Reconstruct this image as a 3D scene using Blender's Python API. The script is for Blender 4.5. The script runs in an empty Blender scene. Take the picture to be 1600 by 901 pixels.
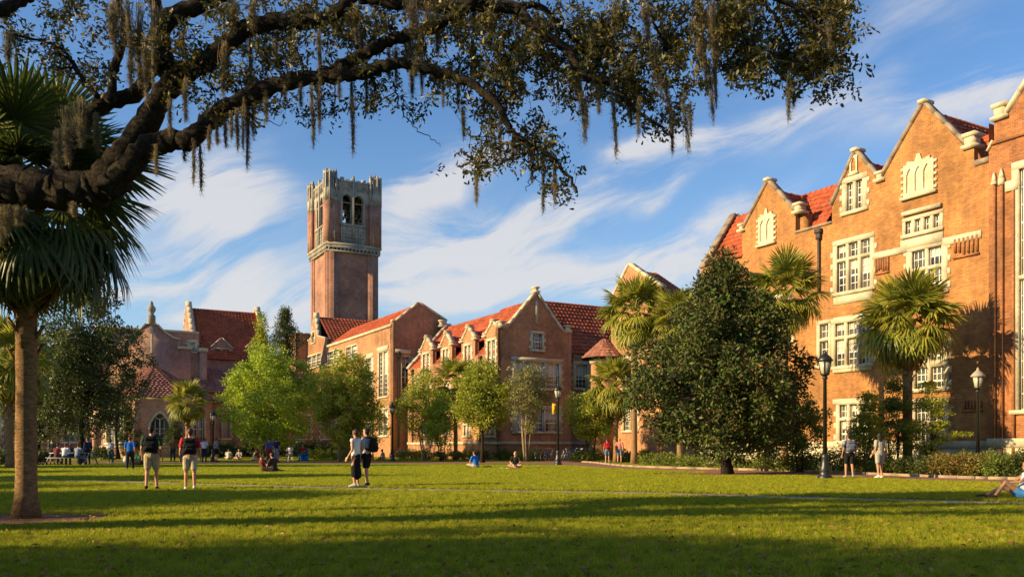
import bpy, bmesh, math, random
import numpy as np
from mathutils import Vector, Matrix
from mathutils.geometry import tessellate_polygon
R = math.radians
rng = np.random.default_rng(7)
random.seed(7)
SC = bpy.context.scene
COL = SC.collection
F_PX, HZ, CH = 1333.0, 695.0, 1.25       # focal length (px of a 1600 wide picture), horizon row, eye height

# ------------------------------------------------------------------ camera
cd = bpy.data.cameras.new('camera'); cam = bpy.data.objects.new('camera', cd); COL.objects.link(cam)
cam.location = (0, 0, CH); cam.rotation_euler = (R(90), 0, 0)
cd.sensor_width = 36; cd.lens = F_PX / 1600 * 36
cd.shift_y = (HZ - 450.5) / 1600
cd.clip_end = 6000; cd.clip_start = .05
SC.camera = cam
# ------------------------------------------------------------------ exposure
SC.view_settings.view_transform = 'Standard'; SC.view_settings.look = 'None'
SC.view_settings.exposure = 1.05; SC.view_settings.gamma = 1
SC.render.resolution_x = 1024; SC.render.resolution_y = 576
# ------------------------------------------------------------------ sun
LX, LY = .95, .31
SUN_EL = 19.0
lh = Vector((LX, LY, 0)).normalized()
ldir = Vector((lh.x*math.cos(R(SUN_EL)), lh.y*math.cos(R(SUN_EL)), -math.sin(R(SUN_EL))))
sl = bpy.data.lights.new('sun', 'SUN'); so = bpy.data.objects.new('sun', sl); COL.objects.link(so)
sl.energy = 5.0; sl.angle = R(.5); sl.color = (1, .75, .38)
so.rotation_euler = (-ldir).to_track_quat('Z', 'Y').to_euler()
so.location = (-30, -10, 40)
# ------------------------------------------------------------------ world: sky with clouds
W = bpy.data.worlds.new('World'); SC.world = W; W.use_nodes = True
nt = W.node_tree; N = nt.nodes; L = nt.links
for n in list(N): N.remove(n)
def nd(t, **k):
    n = N.new(t)
    for a, b in k.items(): setattr(n, a, b)
    return n
def wmath(op, a, b=None, c=None, clamp=False):
    n = nd('ShaderNodeMath', operation=op, use_clamp=clamp)
    for i, v in enumerate((a, b, c)):
        if v is None: continue
        if isinstance(v, (int, float)): n.inputs[i].default_value = v
        else: L.new(v, n.inputs[i])
    return n.outputs[0]
sky = nd('ShaderNodeTexSky', sky_type='NISHITA', sun_disc=False)
sky.sun_elevation = R(SUN_EL)
sky.sun_rotation = math.atan2(-lh.x, -lh.y)
sky.air_density = 1.0; sky.dust_density = .8; sky.ozone_density = 1.4; sky.altitude = 50
tc = nd('ShaderNodeTexCoord')
sx = nd('ShaderNodeSeparateXYZ'); L.new(tc.outputs['Generated'], sx.inputs[0])
az = wmath('ARCTAN2', sx.outputs[0], sx.outputs[1]); el = wmath('ARCSINE', sx.outputs[2])
ae = nd('ShaderNodeCombineXYZ'); L.new(az, ae.inputs[0]); L.new(el, ae.inputs[1])
def noise(vec, scale, detail=6, rough=.55, dist=0.):
    n = nd('ShaderNodeTexNoise'); n.inputs['Scale'].default_value = scale; n.inputs['Detail'].default_value = detail
    n.inputs['Roughness'].default_value = rough; n.inputs['Distortion'].default_value = dist
    L.new(vec, n.inputs['Vector']); return n
wn = noise(ae.outputs[0], 3.2, 3, .5)
vs = nd('ShaderNodeVectorMath', operation='SUBTRACT'); L.new(wn.outputs['Color'], vs.inputs[0]); vs.inputs[1].default_value = (.5, .5, .5)
vm = nd('ShaderNodeVectorMath', operation='MULTIPLY_ADD'); L.new(vs.outputs[0], vm.inputs[0]); vm.inputs[1].default_value = (.22, .12, 0); L.new(ae.outputs[0], vm.inputs[2])
wn2 = noise(ae.outputs[0], 14, 4, .6)
vs2 = nd('ShaderNodeVectorMath', operation='SUBTRACT'); L.new(wn2.outputs['Color'], vs2.inputs[0]); vs2.inputs[1].default_value = (.5, .5, .5)
vm2 = nd('ShaderNodeVectorMath', operation='MULTIPLY_ADD'); L.new(vs2.outputs[0], vm2.inputs[0]); vm2.inputs[1].default_value = (.035, .02, 0); L.new(vm.outputs[0], vm2.inputs[2])
warp = vm2.outputs[0]
def blob(px, py, hl, hw, ang, amp):
    a = math.atan((px-800)/F_PX); e = math.atan((HZ-py)/math.hypot(F_PX, px-800))
    m = nd('ShaderNodeMapping', vector_type='TEXTURE')
    m.inputs['Location'].default_value = (a, e, 0); m.inputs['Rotation'].default_value = (0, 0, R(ang))
    m.inputs['Scale'].default_value = (hl/F_PX, hw/F_PX, 1)
    L.new(warp, m.inputs['Vector'])
    d = nd('ShaderNodeVectorMath', operation='DOT_PRODUCT'); L.new(m.outputs[0], d.inputs[0]); L.new(m.outputs[0], d.inputs[1])
    g = wmath('EXPONENT', wmath('MULTIPLY', d.outputs['Value'], -1.0))
    return wmath('MULTIPLY', g, amp)
blobs = [(345,305,110,42,-4,1.0),(390,350,90,60,-35,.8),(250,430,190,42,4,.95),(330,480,200,30,-3,.7),(640,300,70,45,35,1.0),
         (730,265,110,28,22,.9),(660,400,120,34,14,.85),(820,430,260,26,9,1.0),(900,350,170,26,24,.9),(1010,425,120,22,14,1.0),
         (780,380,130,22,12,.75),(1110,222,130,17,4,.8),(1545,135,110,34,22,1.0),(1040,300,90,14,28,.6),(1000,245,60,14,20,.7),
         (1440,150,160,60,10,.4),(1350,40,160,40,20,.25),(960,180,200,60,10,.22),(560,470,200,30,4,.8),(1300,200,200,30,8,.35),(860,330,200,16,20,.6),(700,350,160,18,8,.6),(280,380,120,40,-20,.5),(1060,380,140,24,20,.7),(1180,330,120,14,14,.4)]
acc = None
for b in blobs:
    o = blob(*b); acc = o if acc is None else wmath('ADD', acc, o)
# fibrous streaks drawn out along the wind, over the whole sky
mp = nd('ShaderNodeMapping', vector_type='TEXTURE'); mp.inputs['Rotation'].default_value = (0, 0, R(16)); mp.inputs['Scale'].default_value = (.42, .10, 1)
L.new(vm.outputs[0], mp.inputs['Vector'])
fib = noise(mp.outputs[0], 1.6, 9, .62, .35)
mp2 = nd('ShaderNodeMapping', vector_type='TEXTURE'); mp2.inputs['Rotation'].default_value = (0, 0, R(10)); mp2.inputs['Scale'].default_value = (.9, .3, 1)
L.new(ae.outputs[0], mp2.inputs['Vector'])
big = noise(mp2.outputs[0], 2.0, 4, .5, .2)
gen = wmath('MULTIPLY', wmath('SUBTRACT', big.outputs['Fac'], .43), 1.3, clamp=True)
tot = wmath('ADD', wmath('MULTIPLY', acc, .9), gen)
fibk = wmath('MULTIPLY_ADD', fib.outputs['Fac'], 4.4, -1.55)
dens = wmath('MULTIPLY', tot, fibk, clamp=True)
dens = wmath('ADD', dens, wmath('MULTIPLY', wmath('SUBTRACT', tot, .9), .3, clamp=True), clamp=True)
sm = nd('ShaderNodeMapRange', interpolation_type='SMOOTHSTEP'); L.new(dens, sm.inputs[0]); sm.inputs[1].default_value = 0.03; sm.inputs[2].default_value = 1.0; sm.inputs[4].default_value = .82
# low haze brightening the sky near the horizon
hz = nd('ShaderNodeMapRange', interpolation_type='SMOOTHSTEP'); L.new(el, hz.inputs[0]); hz.inputs[1].default_value = .40; hz.inputs[2].default_value = 0; hz.inputs[3].default_value = 0; hz.inputs[4].default_value = .45
skc = nd('ShaderNodeMix', data_type='RGBA', blend_type='MULTIPLY'); skc.inputs[0].default_value = 1
L.new(sky.outputs[0], skc.inputs[6]); skc.inputs[7].default_value = (.68, .93, 1.2, 1)
hm = nd('ShaderNodeMix', data_type='RGBA'); L.new(hz.outputs[0], hm.inputs[0]); L.new(skc.outputs[2], hm.inputs[6]); hm.inputs[7].default_value = (3.1, 4.2, 5.0, 1)
cm = nd('ShaderNodeMix', data_type='RGBA'); L.new(sm.outputs[0], cm.inputs[0]); L.new(hm.outputs[2], cm.inputs[6]); cm.inputs[7].default_value = (4.9, 4.75, 4.7, 1)
bg = nd('ShaderNodeBackground'); L.new(cm.outputs[2], bg.inputs[0]); bg.inputs[1].default_value = .078
wo = nd('ShaderNodeOutputWorld'); L.new(bg.outputs[0], wo.inputs[0])


# ------------------------------------------------------------------ pixel <-> place helpers (measure the photograph once)
def P(px, y, Y):
    return Vector(((px-800)/F_PX*Y, Y, (HZ-y)*Y/F_PX+CH))
def G(px, y):
    Y = CH*F_PX/(y-HZ); return Vector(((px-800)/F_PX*Y, Y, 0))
D1 = Vector((-.490, .8717)); D2 = Vector((.8717, .490))
class Face:
    """a vertical plane: origin O, run S along it, N outward"""
    def __init__(s, O, S, Nn): s.O = Vector(O[:2]); s.S = Vector(S); s.N = Vector(Nn)
    def pt(s, a, z, d=0): p = s.O+s.S*a+s.N*d; return (p.x, p.y, z)
    def s_(s, px):
        k = (px-800)/F_PX
        return (k*s.O.y-s.O.x)/(s.S.x-k*s.S.y)
    def z_(s, px, y):
        Y = s.O.y+s.S.y*s.s_(px); return (HZ-y)*Y/F_PX+CH
    def rect(s, px0, px1, y0, y1):
        m = (px0+px1)/2; a, b = sorted((s.s_(px0), s.s_(px1)))
        return a, b, s.z_(m, y1), s.z_(m, y0)
    def off(s, d, ds=0): return Face(s.O+s.N*d+s.S*ds, s.S, s.N)
def leftface(O): return Face(O, D1, -D2)      # looks left, lit by the sun; runs away from the camera
def frontface(O): return Face(O, D2, -D1)     # looks at the camera, in shade; runs to the right

# ------------------------------------------------------------------ objects, tags
ORG = {}
def tag(o, label=None, cat=None, group=None, kind=None):
    if label: o['label'] = label
    if cat: o['category'] = cat
    if group: o['group'] = group
    if kind: o['kind'] = kind
    return o
def thing(name, loc, label, cat, group=None, rz=0):
    o = bpy.data.objects.new(name, None); COL.objects.link(o); o.empty_display_size = .3
    o.location = loc; o.rotation_euler.z = rz; ORG[o.name] = Vector(loc)
    return tag(o, label, cat, group)
def link(name, me, parent=None, local=False):
    o = bpy.data.objects.new(name, me); COL.objects.link(o)
    if parent is not None:
        o.parent = parent; ORG[o.name] = ORG[parent.name]
    return o
def raw_mesh(name, V, loops, starts, mat=None, smooth=False, mats=None, midx=None):
    me = bpy.data.meshes.new(name)
    V = np.asarray(V, dtype=np.float32).reshape(-1, 3); loops = np.asarray(loops, dtype=np.int32); starts = np.asarray(starts, dtype=np.int32)
    me.vertices.add(len(V)); me.vertices.foreach_set('co', V.ravel())
    me.loops.add(len(loops)); me.loops.foreach_set('vertex_index', loops)
    me.polygons.add(len(starts)); me.polygons.foreach_set('loop_start', starts)
    tot = np.diff(np.append(starts, len(loops))).astype(np.int32); me.polygons.foreach_set('loop_total', tot)
    if smooth: me.polygons.foreach_set('use_smooth', np.ones(len(starts), dtype=bool))
    for m in ([mat] if mat is not None else []) + list(mats or []): me.materials.append(m)
    if midx is not None: me.polygons.foreach_set('material_index', np.asarray(midx, dtype=np.int32))
    me.update(calc_edges=True)
    return me
def box_uv(me, org):
    n = len(me.polygons)
    if n == 0: return
    nor = np.empty(n*3, dtype=np.float32); me.polygons.foreach_get('normal', nor); nor = nor.reshape(-1, 3)
    tot = np.empty(n, dtype=np.int32); me.polygons.foreach_get('loop_total', tot)
    li = np.empty(len(me.loops), dtype=np.int32); me.loops.foreach_get('vertex_index', li)
    co = np.empty(len(me.vertices)*3, dtype=np.float32); me.vertices.foreach_get('co', co); co = co.reshape(-1, 3)+np.array(org, dtype=np.float32)
    Z = np.array([0, 0, 1.], dtype=np.float32)
    t = np.cross(Z, nor); ln = np.linalg.norm(t, axis=1)
    t[ln < .05] = (1, 0, 0); ln[ln < .05] = 1; t /= ln[:, None]
    b = np.cross(nor, t)
    pi = np.repeat(np.arange(n), tot)
    p = co[li]
    uv = np.stack([(p*t[pi]).sum(1), (p*b[pi]).sum(1)], 1).astype(np.float32)
    l = me.uv_layers.new(name='uv'); l.data.foreach_set('uv', uv.ravel())
class MB:
    def __init__(s): s.v = []; s.f = []; s.cuts = []; s.hold = False
    def mark(s):
        if not s.hold: s.cuts.append(len(s.f))
    def build_parts(s, name, mat, parent):
        """every box or prism becomes a part of its own"""
        c = s.cuts+[len(s.f)]; out = []
        for i in range(len(c)-1):
            fs = s.f[c[i]:c[i+1]]
            if not fs: continue
            idx = sorted({j for f in fs for j in f}); mp_ = {j: q for q, j in enumerate(idx)}
            b = MB(); b.v = [s.v[j] for j in idx]; b.f = [tuple(mp_[j] for j in f) for f in fs]
            out.append(b.build(name, mat, parent))
        return out
    def quad(s, *pts):
        i = len(s.v); s.v += [tuple(p) for p in pts]; s.f.append(tuple(range(i, i+len(pts)))); return s
    def box8(s, a):   # a: 4 bottom + 4 top, bottom ccw seen from above
        s.mark(); i = len(s.v); s.v += [tuple(p) for p in a]
        s.f += [(i+3, i+2, i+1, i), (i+4, i+5, i+6, i+7), (i, i+1, i+5, i+4), (i+1, i+2, i+6, i+5), (i+2, i+3, i+7, i+6), (i+3, i, i+4, i+7)]; return s
    def fbox(s, F, a0, a1, d0, d1, z0, z1):
        q = [F.pt(a0, 0, d0), F.pt(a1, 0, d0), F.pt(a1, 0, d1), F.pt(a0, 0, d1)]
        ar = sum(q[k][0]*q[(k+1) % 4][1]-q[(k+1) % 4][0]*q[k][1] for k in range(4))
        if ar < 0: q.reverse()
        return s.box8([(x, y, z0) for x, y, _ in q]+[(x, y, z1) for x, y, _ in q])
    def prism(s, F, poly, d0, d1):   # extrude polygon (a,z) between d0 and d1
        s.mark(); n = len(poly); i = len(s.v)
        ar = sum(poly[k][0]*poly[(k+1) % n][1]-poly[(k+1) % n][0]*poly[k][1] for k in range(n))
        flip = F.S.x*F.N.y-F.S.y*F.N.x   # S x N ; outward normal check
        s.v += [F.pt(a, z, d1) for a, z in poly]+[F.pt(a, z, d0) for a, z in poly]
        ccw = ar > 0
        # viewed from outside along -N ; S x Z direction
        out = (ccw == (flip < 0))
        A = list(range(i, i+n)); B = list(range(i+n, i+2*n))
        s.f.append(tuple(A if out else A[::-1])); s.f.append(tuple(B[::-1] if out else B))
        for k in range(n):
            k2 = (k+1) % n
            q = (A[k2], A[k], B[k], B[k2])
            s.f.append(q if out else q[::-1])
        return s
    def beam(s, p, q, w, h, up=(0, 0, 1), side=None):
        p = Vector(p); q = Vector(q); d = (q-p).normalized()
        sd = Vector(side).normalized() if side is not None else d.cross(Vector(up)).normalized()
        if sd.length < .5: sd = Vector((1, 0, 0))
        u = sd.cross(d).normalized()
        a, b = sd*w/2, u*h/2
        return s.box8([p-a-b, p+a-b, q+a-b, q-a-b, p-a+b, p+a+b, q+a+b, q-a+b])
    def tube(s, pts, rad, n=8, cap=True, flat=1.0, jit=0):
        pts = [Vector(p) for p in pts]; i0 = len(s.v); m = len(pts)
        if isinstance(rad, (int, float)): rad = [rad]*m
        prev = None
        for k, p in enumerate(pts):
            d = (pts[min(k+1, m-1)]-pts[max(k-1, 0)]).normalized()
            if prev is None:
                a = d.cross(Vector((0, 0, 1)));
                if a.length < .1: a = d.cross(Vector((1, 0, 0)))
            else: a = prev-d*prev.dot(d)
            a.normalize(); prev = a; b = d.cross(a)
            for j in range(n):
                t = 2*math.pi*j/n; rr = rad[k]*(1+(random.random()-.5)*jit)
                s.v.append(tuple(p+a*(math.cos(t)*rr)+b*(math.sin(t)*rr*flat)))
        for k in range(m-1):
            for j in range(n):
                a0 = i0+k*n+j; a1 = i0+k*n+(j+1) % n
                s.f.append((a0, a1, a1+n, a0+n))
        if cap:
            s.f.append(tuple(i0+j for j in range(n))[::-1]); s.f.append(tuple(i0+(m-1)*n+j for j in range(n)))
        return s
    def lathe(s, c, prof, n=16, ang0=0):
        return s._lathe(Vector(c), prof, n, ang0)
    def _lathe(s, c, prof, n, ang0):
        i0 = len(s.v)
        for r, z in prof:
            for j in range(n):
                t = ang0+2*math.pi*j/n; s.v.append((c.x+r*math.cos(t), c.y+r*math.sin(t), c.z+z))
        m = len(prof)
        for k in range(m-1):
            for j in range(n):
                a0 = i0+k*n+j; a1 = i0+k*n+(j+1) % n; s.f.append((a0, a1, a1+n, a0+n))
        s.f.append(tuple(i0+j for j in range(n))[::-1]); s.f.append(tuple(i0+(m-1)*n+j for j in range(n)))
        return s
    def poly_wall(s, F, outer, holes, d=0, depth=0):
        polys = [[Vector((a, z, 0)) for a, z in outer]]+[[Vector((a, z, 0)) for a, z in h] for h in holes]
        flat = [p for pl in polys for p in pl]; i0 = len(s.v)
        s.v += [F.pt(p.x, p.y, d) for p in flat]
        Nn = Vector((F.N.x, F.N.y, 0))
        for t in tessellate_polygon(polys):
            a, b, c = [Vector(s.v[i0+k]) for k in t]
            n = (b-a).cross(c-a)
            if n.length < 1e-9: continue
            s.f.append(tuple(i0+k for k in (t if n.dot(Nn) > 0 else t[::-1])))
        if depth:
            for h in holes:
                n = len(h)
                for k in range(n):
                    a, b = h[k], h[(k+1) % n]
                    s.quad(F.pt(*a, d), F.pt(*b, d), F.pt(*b, d-depth), F.pt(*a, d-depth))
        return s
    def build(s, name, mat, parent=None, smooth=False, uv=True, loc=None):
        if not s.v: return None
        org = Vector(loc) if loc is not None else (ORG[parent.name] if parent is not None else Vector((0, 0, 0)))
        V = np.array(s.v, dtype=np.float64)-np.array(org)
        lens = np.array([len(f) for f in s.f]); starts = np.concatenate([[0], np.cumsum(lens)[:-1]])
        loops = np.fromiter((i for f in s.f for i in f), dtype=np.int32)
        me = raw_mesh(name, V, loops, starts, mat, smooth)
        if uv: box_uv(me, org)
        o = link(name, me, parent)
        if parent is None: o.location = org; ORG[o.name] = org
        return o

# ------------------------------------------------------------------ materials
MATS = {}
def mat(name, base=(.5, .5, .5), rough=.8, spec=.3, metal=0):
    m = bpy.data.materials.new(name); m.use_nodes = True; MATS[name] = m
    b = m.node_tree.nodes['Principled BSDF']
    b.inputs['Base Color'].default_value = (*base, 1); b.inputs['Roughness'].default_value = rough
    b.inputs['Specular IOR Level'].default_value = spec; b.inputs['Metallic'].default_value = metal
    return m
class MN:
    def __init__(s, m): s.m = m; s.t = m.node_tree; s.b = s.t.nodes['Principled BSDF']
    def n(s, t, **k):
        x = s.t.nodes.new(t)
        for a, b in k.items(): setattr(x, a, b)
        return x
    def l(s, a, b): s.t.links.new(a, b)
    def co(s, kind='Object'): return s.n('ShaderNodeTexCoord').outputs[kind]
    def noise(s, vec, scale, detail=4, rough=.55):
        x = s.n('ShaderNodeTexNoise'); x.inputs['Scale'].default_value = scale; x.inputs['Detail'].default_value = detail; x.inputs['Roughness'].default_value = rough
        s.l(vec, x.inputs['Vector']); return x.outputs['Fac']
    def ramp(s, fac, stops):
        x = s.n('ShaderNodeValToRGB'); e = x.color_ramp.elements
        while len(e) < len(stops): e.new(.5)
        for k, (p, c) in enumerate(stops): e[k].position = p; e[k].color = (*c, 1)
        s.l(fac, x.inputs[0]); return x.outputs[0]
    def mix(s, f, a, b, mode='MIX'):
        x = s.n('ShaderNodeMix', data_type='RGBA', blend_type=mode)
        for i, v in ((0, f), (6, a), (7, b)):
            if isinstance(v, (int, float)): x.inputs[i].default_value = v
            elif isinstance(v, tuple): x.inputs[i].default_value = (*v, 1)
            else: s.l(v, x.inputs[i])
        return x.outputs[2]
    def math(s, op, a, b, clamp=False):
        x = s.n('ShaderNodeMath', operation=op, use_clamp=clamp)
        for i, v in enumerate((a, b)):
            if isinstance(v, (int, float)): x.inputs[i].default_value = v
            else: s.l(v, x.inputs[i])
        return x.outputs[0]
    def bump(s, h, strength=.3, dist=.02):
        x = s.n('ShaderNodeBump'); x.inputs['Strength'].default_value = strength; x.inputs['Distance'].default_value = dist
        s.l(h, x.inputs['Height']); s.l(x.outputs[0], s.b.inputs['Normal'])
    def color(s, c): s.l(c, s.b.inputs['Base Color'])
def wnoise(k, vec):
    x = k.n('ShaderNodeTexWhiteNoise'); k.l(vec, x.inputs[0]); return x.outputs['Value']
def brick_mat(name, c1, c2, mortar, dirt=(.12, .07, .05), dirtamt=.5, bs=1.0):
    m = mat(name, rough=.9, spec=.15); k = MN(m)
    uv = k.co('UV')
    br = k.n('ShaderNodeTexBrick'); k.l(uv, br.inputs['Vector'])
    br.inputs['Scale'].default_value = 1; br.inputs['Brick Width'].default_value = .22*bs; br.inputs['Row Height'].default_value = .078*bs
    br.inputs['Mortar Size'].default_value = .009*bs; br.inputs['Mortar Smooth'].default_value = .3; br.inputs['Bias'].default_value = 0
    br.inputs['Color1'].default_value = (*c1, 1); br.inputs['Color2'].default_value = (*c2, 1); br.inputs['Mortar'].default_value = (*mortar, 1)
    geo = k.n('ShaderNodeNewGeometry').outputs['Position']
    n1 = k.noise(geo, .35, 5, .6); n2 = k.noise(geo, 2.2, 5, .65)
    w1 = k.ramp(n1, [(.33, (.62, .62, .64)), (.65, (1.2, 1.14, 1.08))])
    w2 = k.ramp(n2, [(.3, (.78, .76, .74)), (.7, (1.14, 1.12, 1.1))])
    c = k.mix(1, br.outputs['Color'], w1, 'MULTIPLY'); c = k.mix(1, c, w2, 'MULTIPLY')
    # rain streaks: stretched noise
    mp = k.n('ShaderNodeMapping'); mp.inputs['Scale'].default_value = (1.6, .12, 1); k.l(uv, mp.inputs['Vector'])
    st = k.noise(mp.outputs[0], 1.2, 5, .6)
    st = k.ramp(st, [(.5, (0, 0, 0)), (.75, (1, 1, 1))])
    f = k.math('MULTIPLY', st, dirtamt)
    c = k.mix(f, c, dirt)
    k.color(c)
    h = k.math('ADD', br.outputs['Fac'], k.math('MULTIPLY', k.noise(uv, 40, 2), -.6))
    k.bump(k.math('MULTIPLY', h, -1.0), .5, .012)
    return m
BRICK = brick_mat('brick_warm', (.41, .18, .055), (.28, .11, .037), (.34, .25, .13), dirtamt=.55)
BRICKA = brick_mat('brick_brown', (.36, .135, .048), (.22, .075, .034), (.30, .21, .12), dirtamt=.4)
BRICKC = brick_mat('brick_hall', (.43, .21, .105), (.31, .14, .072), (.37, .27, .18), dirtamt=.5)
BRICKK = brick_mat('brick_pink', (.48, .235, .155), (.37, .17, .115), (.42, .32, .26), dirt=(.5, .42, .38), dirtamt=.25)
BRICKT = brick_mat('brick_tower', (.36, .185, .145), (.28, .14, .11), (.30, .2, .15), dirtamt=.45, bs=1.6)
def stone_mat(name, c1, c2, sc=1.2):
    m = mat(name, rough=.85, spec=.2); k = MN(m)
    geo = k.n('ShaderNodeNewGeometry').outputs['Position']
    n1 = k.noise(geo, sc, 8, .65); n2 = k.noise(geo, sc*9, 5, .6)
    c = k.ramp(n1, [(.3, c2), (.62, c1)])
    c = k.mix(1, c, k.ramp(n2, [(.3, (.8, .79, .77)), (.7, (1.1, 1.1, 1.1))]), 'MULTIPLY')
    k.color(c); k.bump(n2, .35, .02); return m
STONE = stone_mat('limestone', (.58, .50, .36), (.36, .30, .21))
STONEG = stone_mat('limestone_grey', (.38, .345, .30), (.18, .16, .14), .5)
COPING = stone_mat('coping_stone', (.30, .23, .17), (.16, .125, .10), 2)
def tile_mat(name, cols, tw=.33, th=.38):
    m = mat(name, rough=.75, spec=.25); k = MN(m); uv = k.co('UV')
    mp = k.n('ShaderNodeVectorMath', operation='DIVIDE'); k.l(uv, mp.inputs[0]); mp.inputs[1].default_value = (tw, th, 1)
    fl = k.n('ShaderNodeVectorMath', operation='FLOOR'); k.l(mp.outputs[0], fl.inputs[0])
    w = wnoise(k, fl.outputs[0])
    c = k.ramp(w, [(0, cols[0]), (.5, cols[1]), (1, cols[2])])
    geo = k.n('ShaderNodeNewGeometry').outputs['Position']
    n1 = k.noise(geo, .6, 5, .65); n2 = k.noise(geo, 5, 4, .6)
    c = k.mix(1, c, k.ramp(n1, [(.3, (.6, .58, .6)), (.66, (1.15, 1.1, 1.05))]), 'MULTIPLY')
    c = k.mix(1, c, k.ramp(n2, [(.3, (.75, .75, .75)), (.7, (1.1, 1.1, 1.1))]), 'MULTIPLY')
    k.color(c); k.bump(n2, .3, .02); return m
TILE = tile_mat('roof_tile_red', [(.34, .075, .03), (.46, .11, .04), (.26, .06, .035)])
TILEB = tile_mat('roof_tile_brown', [(.28, .12, .085), (.36, .16, .11), (.2, .09, .07)])
TILED = tile_mat('roof_tile_dark', [(.13, .07, .065), (.17, .09, .08), (.1, .06, .055)])
WHITE = mat('white_paint', (.72, .68, .60), .5)
GLASS = mat('window_glass', (.02, .025, .03), .06, .9); k = MN(GLASS)
geo = k.n('ShaderNodeNewGeometry').outputs['Position']
gn = k.noise(geo, .9, 3); k.color(k.ramp(gn, [(.4, (.012, .015, .018)), (.62, (.09, .085, .07))]))
k.bump(k.noise(geo, 1.5, 2), .08, .05)
BLIND = mat('blind_cream', (.5, .45, .36), .8)
LEAD = mat('dark_metal', (.05, .04, .033), .6, .4)
DARK = mat('dark_inside', (.012, .01, .009), .9)
LAMPBLK = mat('lamp_black', (.013, .014, .013), .4, .5)
FROST = mat('lamp_glass', (.62, .56, .42), .3, .5); FROST.node_tree.nodes['Principled BSDF'].inputs['Transmission Weight'].default_value = .3
BRONZE = mat('bell_bronze', (.05, .035, .02), .5, .5, .5)
def leaf_mat(name, cols, trans=.35, rough=.5, spec=.35, back=None, clump=.6):
    m = mat(name, rough=rough, spec=spec); k = MN(m)
    g = k.n('ShaderNodeNewGeometry')
    c = k.ramp(g.outputs['Random Per Island'], [(i/(len(cols)-1), cc) for i, cc in enumerate(cols)])
    nz = k.noise(g.outputs['Position'], clump, 3, .5)
    c = k.mix(1, c, k.ramp(nz, [(.35, (.75, .8, .75)), (.65, (1.25, 1.15, 1.0))]), 'MULTIPLY')
    if back: c = k.mix(g.outputs['Backfacing'], c, back)
    k.color(c)
    tr = k.n('ShaderNodeBsdfTranslucent'); k.l(c, tr.inputs[0])
    ms = k.n('ShaderNodeMixShader'); ms.inputs[0].default_value = trans
    k.l(k.b.outputs[0], ms.inputs[1]); k.l(tr.outputs[0], ms.inputs[2])
    k.l(ms.outputs[0], k.t.nodes['Material Output'].inputs[0]); return m
LF_OAK = leaf_mat('oak_leaf', [(.06, .07, .02), (.095, .09, .024), (.16, .12, .028), (.05, .06, .02)], .3, .45, .4)
LF_MAG = leaf_mat('magnolia_leaf', [(.05, .095, .016), (.075, .12, .018), (.045, .08, .016), (.11, .135, .025)], .2, .5, .2, back=(.085, .075, .03))
LF_LIME = leaf_mat('lime_leaf', [(.25, .37, .03), (.33, .44, .04), (.42, .48, .05), (.2, .31, .03)], .5)
LF_OLIVE = leaf_mat('olive_leaf', [(.22, .29, .03), (.31, .35, .035), (.4, .39, .05), (.16, .23, .03)], .48)
LF_PALE = leaf_mat('pale_leaf', [(.19, .20, .07), (.28, .27, .11), (.15, .19, .06), (.30, .22, .10)], .42)
LF_DARK = leaf_mat('dark_leaf', [(.045, .07, .018), (.065, .09, .022), (.10, .11, .028)], .3)
LF_SHRUB = leaf_mat('shrub_leaf', [(.10, .15, .022), (.16, .20, .03), (.22, .25, .04)], .35)
LF_RED = leaf_mat('red_shrub_leaf', [(.14, .15, .03), (.22, .19, .04), (.28, .13, .05), (.17, .19, .03)], .35)
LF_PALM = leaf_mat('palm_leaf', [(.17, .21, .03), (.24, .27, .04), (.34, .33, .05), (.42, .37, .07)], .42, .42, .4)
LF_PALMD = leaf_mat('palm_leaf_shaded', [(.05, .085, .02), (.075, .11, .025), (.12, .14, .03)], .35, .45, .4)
LF_DEAD = leaf_mat('dead_palm_leaf', [(.22, .14, .05), (.3, .2, .08), (.16, .1, .04)], .3, .7, .1)
MOSS = leaf_mat('spanish_moss', [(.20, .175, .125), (.27, .235, .165), (.14, .12, .09)], .55, .9, .05)
def bark_mat(name, c1, c2, sc=(8, 8, 2), bs=.6, bd=.04):
    m = mat(name, rough=.95, spec=.1); k = MN(m)
    geo = k.n('ShaderNodeNewGeometry').outputs['Position']
    mp = k.n('ShaderNodeMapping'); mp.inputs['Scale'].default_value = sc; k.l(geo, mp.inputs['Vector'])
    n1 = k.noise(mp.outputs[0], 1, 8, .7); k.color(k.ramp(n1, [(.35, c1), (.65, c2)])); k.bump(n1, bs, bd); return m
BARK = bark_mat('bark', (.012, .010, .008), (.055, .043, .032), (22, 22, 22), 1.0, .05)
BARKL = bark_mat('bark_light', (.14, .10, .07), (.3, .23, .16))
PALMBARK = bark_mat('palm_bark', (.13, .075, .04), (.33, .20, .10), (9, 9, 26), .9, .04)

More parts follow.
